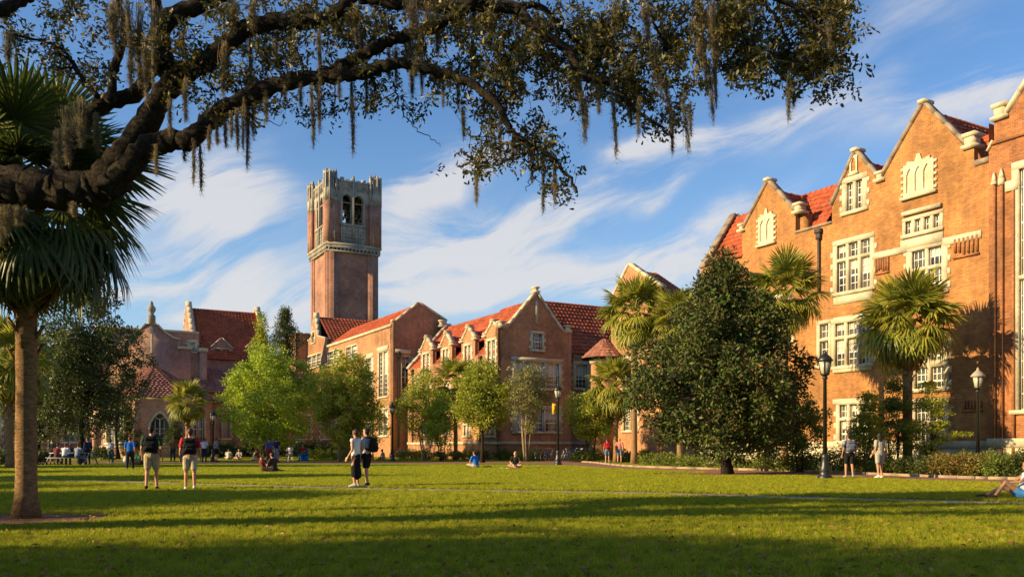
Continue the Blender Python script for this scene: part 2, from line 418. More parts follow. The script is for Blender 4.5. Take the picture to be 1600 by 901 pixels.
# ------------------------------------------------------------------ building helpers
def arch(a0, a1, z0, zs, rise, n=5, pointed=True):
    m = (a0+a1)/2; h = (a1-a0)/2; pts = [(a0, z0), (a1, z0), (a1, zs)]
    for i in range(1, 2*n):
        t = i/(2*n)*math.pi
        x = m+h*math.cos(t); z = zs+rise*(math.sin(t) if not pointed else (1-abs(math.cos(t))**1.6))
        pts.append((x, z))
    pts.append((a0, zs)); return pts
def window(parent, F, r, lights=1, cols=2, rows=4, rail=True, sur=.22, transom=None, blind=.3, proud=.05, deep=.22, stone=None, quoin=True, sill=True, label=None, wood=.05):
    """stone surround (the part), white sash bars and glass set back in the hole; returns the hole"""
    a0, a1, z0, z1 = r; st = stone or STONE
    w = MB(); sw = sur
    w.fbox(F, a0-sw, a0, -deep, proud, z0, z1); w.fbox(F, a1, a1+sw, -deep, proud, z0, z1)
    w.fbox(F, a0-sw, a1+sw, -deep, proud+.012, z1, z1+sw*1.1)
    if sill: w.fbox(F, a0-sw*1.2, a1+sw*1.2, -deep, proud+.1, z0-.18, z0)
    if quoin and sw > .1:
        z = z0+.05; t = 0
        while z < z1:
            if t % 2 == 0:
                w.fbox(F, a0-sw-.16, a0-sw, -.02, proud-.006, z, min(z+.3, z1)); w.fbox(F, a1+sw, a1+sw+.16, -.02, proud-.006, z, min(z+.3, z1))
            z += .32; t += 1
    mull = .16 if lights > 1 else 0
    lw = ((a1-a0)-mull*(lights-1))/lights
    for i in range(1, lights):
        c = a0+i*lw+(i-1)*mull; w.fbox(F, c, c+mull, -deep+.002, proud-.004, z0, z1)
    if transom:
        zt = z0+(z1-z0)*transom; w.fbox(F, a0, a1, -deep+.004, proud-.008, zt-.08, zt+.08)
    wo_ = w.build('window', st, parent)
    if label: wo_['label'] = label
    sa = MB(); g = MB(); bl = MB()
    for i in range(lights):
        b0 = a0+i*(lw+mull); b1 = b0+lw
        segs = [(z0, z1)]
        if transom: segs = [(z0, zt-.08), (zt+.08, z1)]
        for si, (y0, y1) in enumerate(segs):
            f = wood; d0, d1 = -deep+.02, -deep+.09
            sa.fbox(F, b0, b0+f, d0, d1, y0, y1); sa.fbox(F, b1-f, b1, d0, d1, y0, y1)
            sa.fbox(F, b0+f, b1-f, d0, d1-.002, y0, y0+f); sa.fbox(F, b0+f, b1-f, d0, d1-.002, y1-f, y1)
            rr = max(1, round(rows*(y1-y0)/(z1-z0)))
            for c in range(1, cols):
                x = b0+(b1-b0)*c/cols; sa.fbox(F, x-.018, x+.018, d0, d1-.02, y0+f, y1-f)
            for c in range(1, rr):
                z = y0+(y1-y0)*c/rr; t = .045 if (rail and c == rr//2 and rr > 2) else .018
                sa.fbox(F, b0+f, b1-f, d0, d1-.012, z-t, z+t)
            if random.random() < blind:
                bh = (y1-y0)*random.choice((.3, .45, .5))
                bl.quad(F.pt(b0+f, y1-bh, d0+.004), F.pt(b1-f, y1-bh, d0+.004), F.pt(b1-f, y1-f, d0+.004), F.pt(b0+f, y1-f, d0+.004))
        g.quad(F.pt(b0, z0, -deep+.021), F.pt(b1, z0, -deep+.021), F.pt(b1, z1, -deep+.021), F.pt(b0, z1, -deep+.021))
    so_ = sa.build('sash', WHITE, wo_); g.build('glass', GLASS, wo_)
    for i in range(len(bl.f)): b_ = MB(); b_.quad(*[bl.v[j] for j in bl.f[i]]); b_.build('blind', BLIND, wo_)
    return [(a0, z0), (a1, z0), (a1, z1), (a0, z1)]
def arch_window(parent, F, r, rise, cols=2, stone=None, sur=.25, deep=.2, rows=4, label=None):
    a0, a1, z0, zs = r; st = stone or STONE
    ho = arch(a0-sur, a1+sur, z0-.15, zs, rise+sur, 6); hi = arch(a0, a1, z0, zs, rise, 6)
    w = MB(); w.poly_wall(F, ho, [hi], .06, .26)
    n = len(ho)
    for k_ in range(n): a, b = ho[k_], ho[(k_+1) % n]; w.quad(F.pt(*a, .06), F.pt(*b, .06), F.pt(*b, -.02), F.pt(*a, -.02))
    for c in range(1, cols):
        x = a0+(a1-a0)*c/cols; w.fbox(F, x-.06, x+.06, -deep, .03, z0, zs+rise*.5)
    m = (a0+a1)/2; w.beam(F.pt(m, zs+rise*.35, -.02), F.pt(a0+.3*(a1-a0)*.5, zs+rise*.75, -.02), .1, .08); w.beam(F.pt(m, zs+rise*.35, -.02), F.pt(a1-.3*(a1-a0)*.5, zs+rise*.75, -.02), .1, .08)
    wo_ = w.build('window', st, parent)
    if label: wo_['label'] = label
    sa = MB()
    for c in range(cols):
        b0 = a0+(a1-a0)*c/cols; b1 = a0+(a1-a0)*(c+1)/cols
        x = (b0+b1)/2; sa.fbox(F, x-.02, x+.02, -deep, -deep+.05, z0, zs+rise*.5)
        for q in range(1, rows): z = z0+(zs-z0)*q/rows; sa.fbox(F, b0+.06, b1-.06, -deep, -deep+.045, z-.02, z+.02)
    sa.build('sash', WHITE, wo_)
    g = MB(); g.poly_wall(F, hi, [], -deep+.01); g.build('glass', GLASS, wo_)
    return hi
def roof_tiles(mb, e0, e1, r1, r0, th=.38, tw=.33, lift=.06, under=None):
    """courses of lapped tiles over the slope e0-e1 (eave) to r0-r1 (ridge)"""
    e0, e1, r0, r1 = map(Vector, (e0, e1, r0, r1))
    n = (e1-e0).cross(r0-e0)
    if n.length < 1e-6: n = (r1-r0).cross(r0-e0)
    n.normalize()
    if n.z < 0: n = -n
    rows = max(1, int(((r0-e0).length+(r1-e1).length)/2/th))
    for k_ in range(rows):
        t0, t1 = k_/rows, (k_+1)/rows
        a, b = e0.lerp(r0, t0), e1.lerp(r1, t0); c, d = e0.lerp(r0, t1), e1.lerp(r1, t1)
        cnt = max(1, int(((b-a).length+(d-c).length)/2/tw)); off = (k_ % 2)*.0
        for j in range(cnt):
            u0, u1 = j/cnt, (j+1)/cnt; um = (u0+u1)/2
            l = lift*(.75+random.random()*.5); tl = random.random()*.012
            p0 = a.lerp(b, u0)+n*(l*.45); pm = a.lerp(b, um)+n*(l+.03); p1 = a.lerp(b, u1)+n*(l*.45)
            q0 = c.lerp(d, u0)+n*tl; qm = c.lerp(d, um)+n*(.03+tl); q1 = c.lerp(d, u1)+n*tl
            mb.quad(p0, pm, qm, q0); mb.quad(pm, p1, q1, qm)
            mb.quad(a.lerp(b, u0)-n*.02, a.lerp(b, u1)-n*.02, p1, pm, p0)
    if under is not None: under.quad(e0-n*.05, e1-n*.05, r1-n*.05, r0-n*.05)
def roof(parent, slopes, m=None, th=.38, tw=.33, lift=.06, ridges=()):
    u = MB(); t = MB()
    for s_ in slopes: roof_tiles(t, *s_, th=th, tw=tw, lift=lift, under=u)
    for a, b in ridges:
        a, b = Vector(a), Vector(b); nseg = max(2, int((b-a).length/.4))
        for i in range(nseg):
            p, q = a.lerp(b, i/nseg), a.lerp(b, (i+1)/nseg); t.tube([p, q-Vector((0, 0, .02))], [.15, .12], 6)
    ro = u.build('roof', DARK, parent)
    to = t.build('roof_tile', m or TILE, ro); tag(to, kind='stuff')
    return ro
def coping(mb, F, pts, w0=-.35, w1=.1, h=.22):
    h *= .8
    """stone slabs laid along the sloping or level top edge of a wall"""
    for (a, z), (b, z2) in zip(pts, pts[1:]):
        ln = math.hypot(b-a, z2-z); n = max(1, int(ln/.9)); ux, uz = (b-a)/ln, (z2-z)/ln
        px_, pz_ = -uz, ux
        if pz_ < 0: px_, pz_ = -px_, -pz_
        for i in range(n):
            t0, t1 = i/n*ln+.006, (i+1)/n*ln-.006
            q = [(a+ux*t0, z+uz*t0), (a+ux*t1, z+uz*t1), (a+ux*t1+px_*h, z+uz*t1+pz_*h), (a+ux*t0+px_*h, z+uz*t0+pz_*h)]
            mb.prism(F, q, w0, w1+random.random()*.008)
def kneeler(mb, F, a, z, w=.7, h=.9, d0=-.5, d1=.15):
    h *= .72; w *= .76; mb.mark(); mb.hold = True
    mb.fbox(F, a-w/2-.08, a+w/2+.08, d0-.08, d1+.08, z, z+.15)
    mb.fbox(F, a-w/2+.05, a+w/2-.05, d0+.05, d1-.04, z+.15, z+h*.75)
    mb.fbox(F, a-w/2-.05, a+w/2+.05, d0-.03, d1+.04, z+h*.75, z+h); mb.hold = False
def wallmesh(parent, F, outer, holes, m, d=0, name='wall', depth=.26):
    w = MB(); w.poly_wall(F, outer, holes, d, depth); n = len(outer)
    for i in range(n):
        a, b = outer[i], outer[(i+1) % n]
        if max(a[1], b[1]) > .01: w.quad(F.pt(*a, d), F.pt(*b, d), F.pt(*b, d-.3), F.pt(*a, d-.3))
    return w.build(name, m, parent)
def downpipe(parent, F, a, z0, z1, d=.12):
    w = MB(); w.fbox(F, a-.06, a+.06, d-.05, d+.05, z0, z1-.6); w.fbox(F, a-.14, a+.14, d-.1, d+.1, z1-.6, z1-.25); w.fbox(F, a-.2, a+.2, d-.1, d+.14, z1-.25, z1)
    return w.build('downpipe', LEAD, parent)

# ================================================================== GROUND
def sheet(name, pts, z, m, kind='structure'):
    mb = MB(); polys = [[Vector((p[0], p[1], 0)) for p in pts]]
    i0 = 0; mb.v = [(p[0], p[1], z) for p in pts]
    for t in tessellate_polygon(polys):
        a, b, c = [Vector(mb.v[q]) for q in t]
        if (b-a).cross(c-a).z < 0: t = t[::-1]
        mb.f.append(tuple(t))
    o = mb.build(name, m); o['kind'] = kind; return o
GROUND = mat('lawn_ground', rough=.95, spec=.1); k = MN(GROUND)
pos = k.n('ShaderNodeNewGeometry').outputs['Position']
a_ = k.noise(pos, .35, 4); b_ = k.noise(pos, 3.5, 5, .65); c_ = k.noise(pos, 28, 3, .6)
c = k.ramp(a_, [(.3, (.20, .25, .012)), (.5, (.26, .30, .016)), (.7, (.33, .32, .03))])
c = k.mix(1, c, k.ramp(b_, [(.3, (.62, .68, .6)), (.7, (1.25, 1.18, 1.1))]), 'MULTIPLY'); c = k.mix(k.ramp(k.noise(pos, .9, 6, .7), [(.6, (0, 0, 0)), (.72, (.75, .75, .75))]), c, (.26, .19, .06))
c = k.mix(1, c, k.ramp(c_, [(.3, (.55, .6, .5)), (.7, (1.3, 1.25, 1.2))]), 'MULTIPLY')
k.color(c); k.bump(k.math('ADD', c_, k.math('MULTIPLY', b_, .6)), .9, .09)
sheet('ground', [(-2500, -60), (2500, -60), (2500, 3500), (-2500, 3500)], 0, GROUND)
CONC = mat('path_concrete', rough=.9); k = MN(CONC); pos = k.n('ShaderNodeNewGeometry').outputs['Position']
k.color(k.ramp(k.noise(pos, 2.5, 6, .7), [(.3, (.20, .15, .09)), (.7, (.34, .27, .18))])); k.bump(k.noise(pos, 20, 3), .3, .02)
PAVE = mat('brick_paving', rough=.9); k = MN(PAVE); uv = k.co('UV')
br = k.n('ShaderNodeTexBrick'); k.l(uv, br.inputs['Vector']); br.inputs['Scale'].default_value = 1; br.inputs['Brick Width'].default_value = .22; br.inputs['Row Height'].default_value = .11; br.inputs['Mortar Size'].default_value = .008
br.inputs['Color1'].default_value = (.28, .13, .085, 1); br.inputs['Color2'].default_value = (.2, .09, .06, 1); br.inputs['Mortar'].default_value = (.2, .15, .11, 1)
k.color(k.mix(1, br.outputs[0], k.ramp(k.noise(k.n('ShaderNodeNewGeometry').outputs['Position'], 1.2, 5, .7), [(.3, (.7, .7, .7)), (.7, (1.2, 1.15, 1.1))]), 'MULTIPLY'))
MULCH = mat('mulch', rough=1); k = MN(MULCH); pos = k.n('ShaderNodeNewGeometry').outputs['Position']
n_ = k.noise(pos, 22, 5, .7); k.color(k.ramp(n_, [(.35, (.10, .045, .025)), (.65, (.36, .17, .085))])); k.bump(n_, 1, .06)
def strip(path, w):   # ribbon polygon around a polyline
    p = [Vector(q) for q in path]; l = []; r = []
    for i, q in enumerate(p):
        d = (p[min(i+1, len(p)-1)]-p[max(i-1, 0)]).normalized(); n = Vector((-d.y, d.x)); l.append(q+n*w/2); r.append(q-n*w/2)
    return l+r[::-1]
def smooth_path(pts, n=8):
    out = []; p = [Vector(q) for q in pts]
    for i in range(len(p)-1):
        a, b, c, d = p[max(i-1, 0)], p[i], p[i+1], p[min(i+2, len(p)-1)]
        for j in range(n):
            t = j/n; out.append(.5*((2*b)+(c-a)*t+(2*a-5*b+4*c-d)*t*t+(3*b-a-3*c+d)*t**3))
    out.append(p[-1]); return out
thin = smooth_path([(-30, 34), (-17, 30.6), (-9, 26.6), (-3.9, 24.2), (3.3, 22), (7.4, 19.8), (11.2, 18.0), (20, 14.6)])
sheet('lawn_path', strip(thin, .95), .012, CONC)
far_edge = [(-60, 64), (-20, 63), (0, 62.5), (5.1, 61.5), (7.1, 48), (13.1, 40.2), (16.4, 32.4), (18.3, 30.4), (24, 25)]
near_edge = [(-60, 58.5), (-20, 57.5), (-2, 57), (2.6, 53), (5.4, 44.5), (11.2, 34.8), (13.8, 31.1), (16.3, 27.8), (21, 22.5)]
fe, ne = smooth_path(far_edge), smooth_path(near_edge)
sheet('brick_path', [tuple(v) for v in ne]+[tuple(v) for v in fe[::-1]], .012, PAVE)
sheet('brick_path', [(1.2, 57.0), (5.8, 57.0), (7.0, 74), (4.0, 74)], .016, PAVE)
# kerb edging on the far side of the brick path: single stones
CURB = stone_mat('kerb_stone', (.36, .26, .17), (.2, .14, .1), 2)
kt = thing('path_kerb', (13, 40, 0), 'low pale stone kerb between the brick path and the shrub beds', 'kerb')
ks = [v for v in fe if v.x > 4.9]
acc_pts = []
for a, b in zip(ks, ks[1:]):
    n = max(1, int((b-a).length/.5))
    for i in range(n): acc_pts.append(a.lerp(b, i/n))
acc_pts.append(ks[-1])
i = 0
while i+2 < len(acc_pts):
    a, b = acc_pts[i], acc_pts[i+2]; w = MB(); d = (b-a).normalized()
    w.beam((a.x+d.x*.01, a.y+d.y*.01, .035), (b.x-d.x*.01, b.y-d.y*.01, .035+random.random()*.012), .2, .15); w.build('kerb_stone', CURB, kt); i += 2
def mulch_disc(cx, cy, rx, ry):
    pts = []
    for i in range(40):
        t = i/40*2*math.pi; k_ = 1+.08*math.sin(3*t+cx)+.05*math.sin(7*t)
        pts.append((cx+rx*k_*math.cos(t), cy+ry*k_*math.sin(t)))
    sheet('mulch_bed', pts, .02, MULCH)
    V = []
    n = int(rx*ry*700); r_ = np.sqrt(rng.random(n)); t_ = rng.random(n)*6.283
    return np.stack([cx+rx*1.03*r_*np.cos(t_), cy+ry*1.03*r_*np.sin(t_), np.full(n, .03)], 1)
mc = [mulch_disc(-8.3, 14.35, 1.75, 1.05), mulch_disc(9.2, 36.4, 3.1, 1.6)]

# ================================================================== RIGHT HALL
FR = leftface((22.1, 40.1)); s_, z_ = FR.s_, FR.z_
hall = thing('brick_hall', FR.pt(0, 0, 0), 'large sunlit orange brick hall with three stepped gables at the right', 'building')
def tbox(mb, F, px0, px1, y0, y1, d0, d1):
    a, b, c, d = F.rect(px0, px1, y0, y1); mb.fbox(F, a, b, d0, d1, c, d)
zs = 15.3
E_end = s_(1095)
pC0, pC1 = s_(1300), s_(1374)       # small gable
pE0, pE1 = s_(1161), s_(1243)       # far gable
sB0, sBk, sB1 = s_(1379), s_(1443), s_(1512)
zB, zC, zE = z_(1443, 163), z_(1337, 238), z_(1200, 284)
zCs, zEs, zBs = 15.1, 14.75, 15.35
zD = z_(1275, 356)
outer = [(s_(1546), 0), (s_(1546), zBs-.9), (s_(1522), zBs-.9), (s_(1522), zBs), (sB1, zBs), (sBk, zB), (sB0, zBs-.1), (sB0+.05, zCs+.1), (pC1, zCs), (s_(1337), zC), (pC0, zCs-.6), (pC0, zD), (pE1, zD), (pE1, zEs), (s_(1200), zE), (pE0, zEs), (pE0, zD-.6), (E_end, zD-.6), (E_end, 0)]
holes = []
def W(px0, px1, y0, y1, **kw): holes.append(window(hall, FR, FR.rect(px0, px1, y0, y1), **kw))
W(1323, 1348, 283, 328, lights=2, cols=2, rows=4, sur=.28)
W(1308, 1360, 378, 453, lights=3, cols=2, rows=6, sur=.26, transom=.68, blind=.5)
W(1281, 1295, 506, 570, lights=1, cols=2, rows=5, sur=.2, transom=.62, quoin=False)
W(1305, 1359, 502, 570, lights=3, cols=2, rows=6, sur=.26, transom=.66, blind=.6)
W(1312, 1356, 631, 688, lights=3, cols=2, rows=5, sur=.22, transom=.6, blind=.4)
W(1415, 1469, 340, 361, lights=4, cols=2, rows=2, sur=.16, quoin=False, rail=False, blind=0)
W(1425, 1472, 388, 456, lights=2, cols=3, rows=6, sur=.3, transom=.55, blind=.3)
W(1430, 1475, 532, 606, lights=2, cols=3, rows=6, sur=.26, transom=.48, blind=.3)
W(1430, 1475, 630, 690, lights=2, cols=3, rows=5, sur=.24, transom=.5, blind=.3)
W(1180, 1232, 470, 540, lights=3, cols=2, rows=6, sur=.26, transom=.6)
W(1120, 1150, 480, 545, lights=2, cols=2, rows=6, sur=.26, transom=.6)
W(1190, 1232, 610, 680, lights=3, cols=2, rows=6, sur=.26, transom=.6)
wallmesh(hall, FR, outer, holes, BRICK)
# side and back walls, parapet end
w = MB()
for F, a in ((frontface(FR.pt(s_(1546), 0)), [(0, 0), (5.6, 0), (5.6, 15), (0, 15)]),):
    w.poly_wall(F, a, [])
Fe = Face(FR.pt(E_end, 0), D2, D1); w.poly_wall(Fe, [(0, 0), (5.6, 0), (5.6, zD-.6), (2.8, 16.9), (0, zD-.6)], [])
Fe2 = Face(FR.pt(E_end-.35, 0), D2, -D1); w.poly_wall(Fe2, [(0, 10), (5.6, 10), (5.6, zD-.6), (2.8, 16.9), (0, zD-.6)], [])
Fb = FR.off(-5.6); w.poly_wall(Fb, [(s_(1546), 0), (E_end, 0), (E_end, 14), (s_(1546), 14)], [])
# gable returns: cheeks of the parapets and piers
for a0, a1, z0, z1, dep in ((sB1-.02, s_(1522), 12, zBs-.9+.9, 1.1), (pC0-.4, pC0, zD-.5, zCs-.6, .5), (pE1-.45, pE1, zD-1, zEs, .9), (pE0, pE0+.4, zD-1.5, zEs, .5)):
    w.fbox(FR, a0, a1, -dep, -.31, z0, z1-.01)
for pts in ([(sB1, zBs), (sBk, zB), (sB0, zBs-.1)], [(pC1, zCs), (s_(1337), zC), (pC0, zCs-.6)], [(pE1, zEs), (s_(1200), zE), (pE0, zEs)]):
    lo = min(p[1] for p in pts)-1.2
    w.prism(FR, [(pts[0][0], lo)]+pts+[(pts[-1][0], lo)], -.45, -.29)
w.fbox(FR, pE1, pC0, -.45, -.295, zD-1.5, zD-.002)
w.build('wall', BRICK, hall)
# stone trim
st = MB()
coping(st, FR, [(sB1, zBs+.1), (sBk, zB)]); coping(st, FR, [(sBk, zB), (sB0, zBs)])
coping(st, FR, [(pC1, zCs+.1), (s_(1337), zC)]); coping(st, FR, [(s_(1337), zC), (pC0, zCs-.5)])
coping(st, FR, [(pE1, zEs+.1), (s_(1200), zE)]); coping(st, FR, [(s_(1200), zE), (pE0, zEs)])
coping(st, FR, [(pE1, zD), (pC0, zD)], h=.16); coping(st, FR, [(s_(1546), zBs-.9), (s_(1523), zBs-.9)], h=.3)
coping(st, Fe, [(0, zD-.6), (2.8, 16.9)], w0=-.45, w1=.08); coping(st, Fe, [(2.8, 16.9), (5.6, zD-.6)], w0=-.45, w1=.08)
st.build_parts('coping_stone', COPING, hall)
st = MB()
for a, z, w_, h_ in ((s_(1516), zBs+.02, .75, 1.0), (s_(1375), zCs+.0, .5, .75), (s_(1247), zEs, .6, .85), (pE0+.1, zEs-.1, .45, .7), (s_(1443), zB+.05, .3, .25), (s_(1337), zC+.05, .3, .25), (s_(1200), zE+.05, .3, .25)):
    kneeler(st, FR, a, z, w_, h_)
st.build_parts('kneeler', STONE, hall)
st = MB()
# string courses and stone panels
tbox(st, FR, 1364, 1418, 390, 400, -.02, .07); tbox(st, FR, 1474, 1534, 366, 378, -.02, .07)
tbox(st, FR, 1408, 1474, 369, 385, -.02, .065); tbox(st, FR, 1412, 1472, 325, 331, -.02, .2)
tbox(st, FR, 1303, 1364, 458, 472, -.02, .05); tbox(st, FR, 1303, 1362, 492, 500, -.02, .06)
tbox(st, FR, 1302, 1362, 622, 630, -.02, .06); tbox(st, FR, 1303, 1364, 573, 580, -.02, .12)
tbox(st, FR, 1422, 1478, 563, 572, -.02, .045)
st.fbox(FR, s_(1546), E_end, -.02, .14, 1.1, 1.45); st.fbox(FR, s_(1546), E_end, -.02, .08, 0, 1.1)
st.build_parts('string_course', STONE, hall)
# blind tracery panels
def tracery(F, r, n, parent):
    a0, a1, z0, z1 = r; h = z1-z0; w_ = a1-a0
    outer = [(a0, z0), (a1, z0), (a1, z0+h*.86), (a1-w_*.12, z0+h*.86), (a1-w_*.12, z0+h*.95), (a0+w_*.62, z0+h*.9), (a0+w_*.55, z1+h*.08), (a0+w_*.45, z1+h*.08), (a0+w_*.38, z0+h*.9), (a0+w_*.12, z0+h*.95), (a0+w_*.12, z0+h*.86), (a0, z0+h*.86)]
    lw = w_/(n+.35); hs = []
    for i in range(n):
        b0 = a0+w_*.07+i*(w_*.86/n)+.05; b1 = b0+w_*.86/n-.1
        hs.append(arch(b0, b1, z0+h*.1, z0+h*.58, h*.17, 4))
    m = MB(); m.poly_wall(F, outer, hs, .09, .1)
    q = len(outer)
    for k_ in range(q): a, b = outer[k_], outer[(k_+1) % q]; m.quad(F.pt(*a, .09), F.pt(*b, .09), F.pt(*b, -.02), F.pt(*a, -.02))
    m.poly_wall(F, [(a0+.03, z0+.03), (a1-.03, z0+.03), (a1-.03, z0+h*.84), (a0+.03, z0+h*.84)], [], .015)
    m.fbox(F, a0-.15, a1+.15, -.02, .2, z0-.15, z0)
    for i in range(5): 
        zz = z0+h*(.05+.17*i); m.fbox(F, a0-.16, a0, -.02, .08, zz, zz+h*.08); m.fbox(F, a1, a1+.16, -.02, .08, zz, zz+h*.08)
    m.build('tracery_panel', STONE, parent)
tracery(FR, FR.rect(1413, 1460, 245, 303), 3, hall); tracery(FR, FR.rect(1186, 1210, 330, 380), 2, hall)
m = MB(); a, b, c, d = FR.rect(1331, 1338, 243, 270); m.poly_wall(FR, [(a-.1, c), (b+.1, c), (b+.1, d), (a-.1, d)], [arch(a, b, c+.1, c+(d-c)*.6, .25, 4)], .07, .09); m.fbox(FR, a-.15, b+.15, -.02, .12, c-.12, c); m.build('niche', STONE, hall)
# corbelled brick slots
for px0, px1, y0, y1 in ((1368, 1390, 402, 425), (1490, 1531, 370, 398), (1505, 1536, 626, 640)):
    m = MB(); a, b, c, d = FR.rect(px0, px1, y0, y1)
    for i in range(6): x = a+(b-a)*(i+.5)/6; m.fbox(FR, x-.05, x+.05, -.01, .09, c+random.random()*.2, d)
    m.fbox(FR, a, b, -.01, .1, c-.1, c); m.build('brick_corbel', BRICKA, hall)
downpipe(hall, FR, s_(1281), z_(1281, 460), z_(1281, 358), .1)
# projecting end block with buttresses
FA = FR.off(.9); ca = FA.s_(1545); ea = -16
zA = FA.z_(1565, 186); zAp = zA+5.6
blk = [(ea, 0), (ca, 0), (ca, FA.z_(1548, 236)), (ca-.25, FA.z_(1553, 220)), (ca-.25, zA), (FA.s_(1572), zA), (FA.s_(1572)-4.6, zAp), (ea, zA)]
hA = [window(hall, FA, (FA.s_(1632), FA.s_(1592), FA.z_(1600, 640), FA.z_(1600, 262)), lights=3, cols=2, rows=14, sur=.3, transom=.55, quoin=False)]
wallmesh(hall, FA, blk, hA, BRICKA)
w = MB(); Fc = Face(FA.pt(ca, 0), D2, D1); w.poly_wall(Fc, [(0, 0), (6, 0), (6, zA), (0, zA)], [])
w.prism(FA, [(FA.s_(1572), zA-1.2), (FA.s_(1572), zA), (FA.s_(1572)-4.6, zAp), (ea, zA), (ea, zA-1.2)], -.5, -.004)
w.fbox(FA, FA.s_(1572), ca-.25, -.9, -.004, zA-2, zA-.003)
for px0, px1, y0 in ((1554, 1557, 290), (1565, 1569, 283), (1583, 1587, 298)):
    a, b = sorted((FA.s_(px0), FA.s_(px1))); w.fbox(FA, a, b, 0, .13, 0, FA.z_(px0, y0))
w.fbox(FA, ea, ca, 0, .1, FA.z_(1570, 216)-.15, FA.z_(1570, 216))
w.build('buttress', BRICKA, hall)
st = MB()
for px0, px1, y0 in ((1553, 1558, 276), (1564, 1570, 270)):
    a, b = sorted((FA.s_(px0), FA.s_(px1))); z1 = FA.z_(px0, y0); z0 = FA.z_(px0, 290)
    st.fbox(FA, a-.03, b+.03, -.01, .2, z0, z1-.3); st.prism(FA, [(a-.03, z1-.3), (b+.03, z1-.3), ((a+b)/2, z1+.15)], -.01, .18)
tbox(st, FA, 1572, 1592, 282, 298, -.01, .1)
kneeler(st, FA, FA.s_(1563), zA, .75, 1.0); coping(st, FA, [(FA.s_(1572), zA+.1), (FA.s_(1572)-4.6, zAp)], w0=-.55)
coping(st, FA, [(ca+.02, FA.z_(1548, 236)), (ca-.25, FA.z_(1553, 220))], h=.1)
st.fbox(FA, ea, ca+.01, -.02, .14, 1.15, 1.55); st.fbox(FA, ea, ca+.005, -.02, .08, 0, 1.15)
st.build_parts('string_course', STONE, hall)
# roofs
rz = 16.65; ez = 13.4; e0 = s_(1546)
def rp(a, v, z): return FR.pt(a, z, -v)
roof(hall, [(rp(pE1, .3, ez), rp(E_end-.4, .3, ez-.3), rp(E_end-.4, 2.8, rz), rp(pE1, 2.8, rz)),
            (rp(e0, .6, ez+.3), rp(pE1, .3, ez), rp(pE1, 2.8, rz), rp(e0, 2.8, rz)),
            (rp(E_end-.4, 5.5, ez), rp(e0, 5.5, ez), rp(e0, 2.8, rz), rp(E_end-.4, 2.8, rz))], th=.42, lift=.08, ridges=[(rp(e0, 2.8, rz), rp(E_end-.4, 2.8, rz))])
def xgable(c, hw, zp, zs_, v0, v1, m=TILE):   # cross gable behind a parapet, ridge runs back
    roof(hall, [(rp(c-hw, v1, zs_), rp(c-hw, v0, zs_), rp(c, v0, zp), rp(c, v1, zp)), (rp(c+hw, v0, zs_), rp(c+hw, v1, zs_), rp(c, v1, zp), rp(c, v0, zp))], m, th=.42, lift=.09, ridges=[(rp(c, v0, zp), rp(c, v1, zp))])
xgable(s_(1200), 3.0, zE-.55, zE-4.3, .42, 3.2); xgable(s_(1337), 2.3, zC-.5, zC-3.2, .42, 4.5); xgable(sBk, 3.6, zB-.35, zB-5.2, .42, 9)

# ================================================================== CENTRAL HALL
FL = leftface((-1.19, 72)); FF = frontface((-1.19, 72)); s_, z_ = FL.s_, FL.z_
cen = thing('gabled_hall', FL.pt(0, 0, 0), 'long red-roofed brick hall with a row of stone-topped dormer gables and one tall front gable', 'building')
ev = 9.15; we = 19.8; rzc = 13.75; rv = 4.5
holes = []
def WL(px0, px1, y0, y1, **kw): holes.append(window(cen, FL, FL.rect(px0, px1, y0, y1), **kw))
# dormer bays: gable walls rising flush from the left face
dg = [(690, 697+.5, 521, 706), (720, 731, 512, 743), (757, 770, 504, 779.5)]
bays = []
outer = [(0, 0), (0, 11.15)]
bl_ = [(757, 770, 779, 504, 548), (721, 731.5, 744, 512, 548), (688, 697, 712, 521, 560), (657, 666.5, 684, 528, 566)]
for pl, pk, pr, yt, ys in bl_:
    a1, ak = s_(pl), s_(pk); a0 = max(0, 2*ak-a1) if pr < 779 else 0
    zt = z_(pk, yt); zs_ = ev+1.5 if pr < 779 else 11.15
    if pr < 779: outer += [(a0, ev), (a0, zs_)]
    outer += [(ak, zt), (a1, zs_ if pr < 779 else ev+1.4), (a1, ev)]
    bays.append((a0, ak, a1, zt, zs_))
outer += [(we, ev), (we, 0)]
WL(762, 774, 532, 583, lights=2, cols=2, rows=8, sur=.2, blind=.1)
WL(726, 736, 540, 575, lights=2, cols=2, rows=6, sur=.2, blind=.1)
WL(692, 701, 546, 566, lights=2, cols=2, rows=4, sur=.2, blind=.1)
WL(661, 671, 553, 585, lights=2, cols=2, rows=6, sur=.2, blind=.1)
for px0, px1, y0, y1 in ((645, 653, 588, 618), (760, 773, 600, 632), (725, 735, 600, 628), (694, 703, 600, 625), (663, 672, 600, 625), (762, 773, 662, 680), (725, 734, 664, 680), (693, 702, 662, 678), (663, 671, 662, 678)):
    WL(px0, px1, y0, y1, lights=2, cols=2, rows=5, sur=.2, quoin=False)
wallmesh(cen, FL, outer, holes, BRICKC)
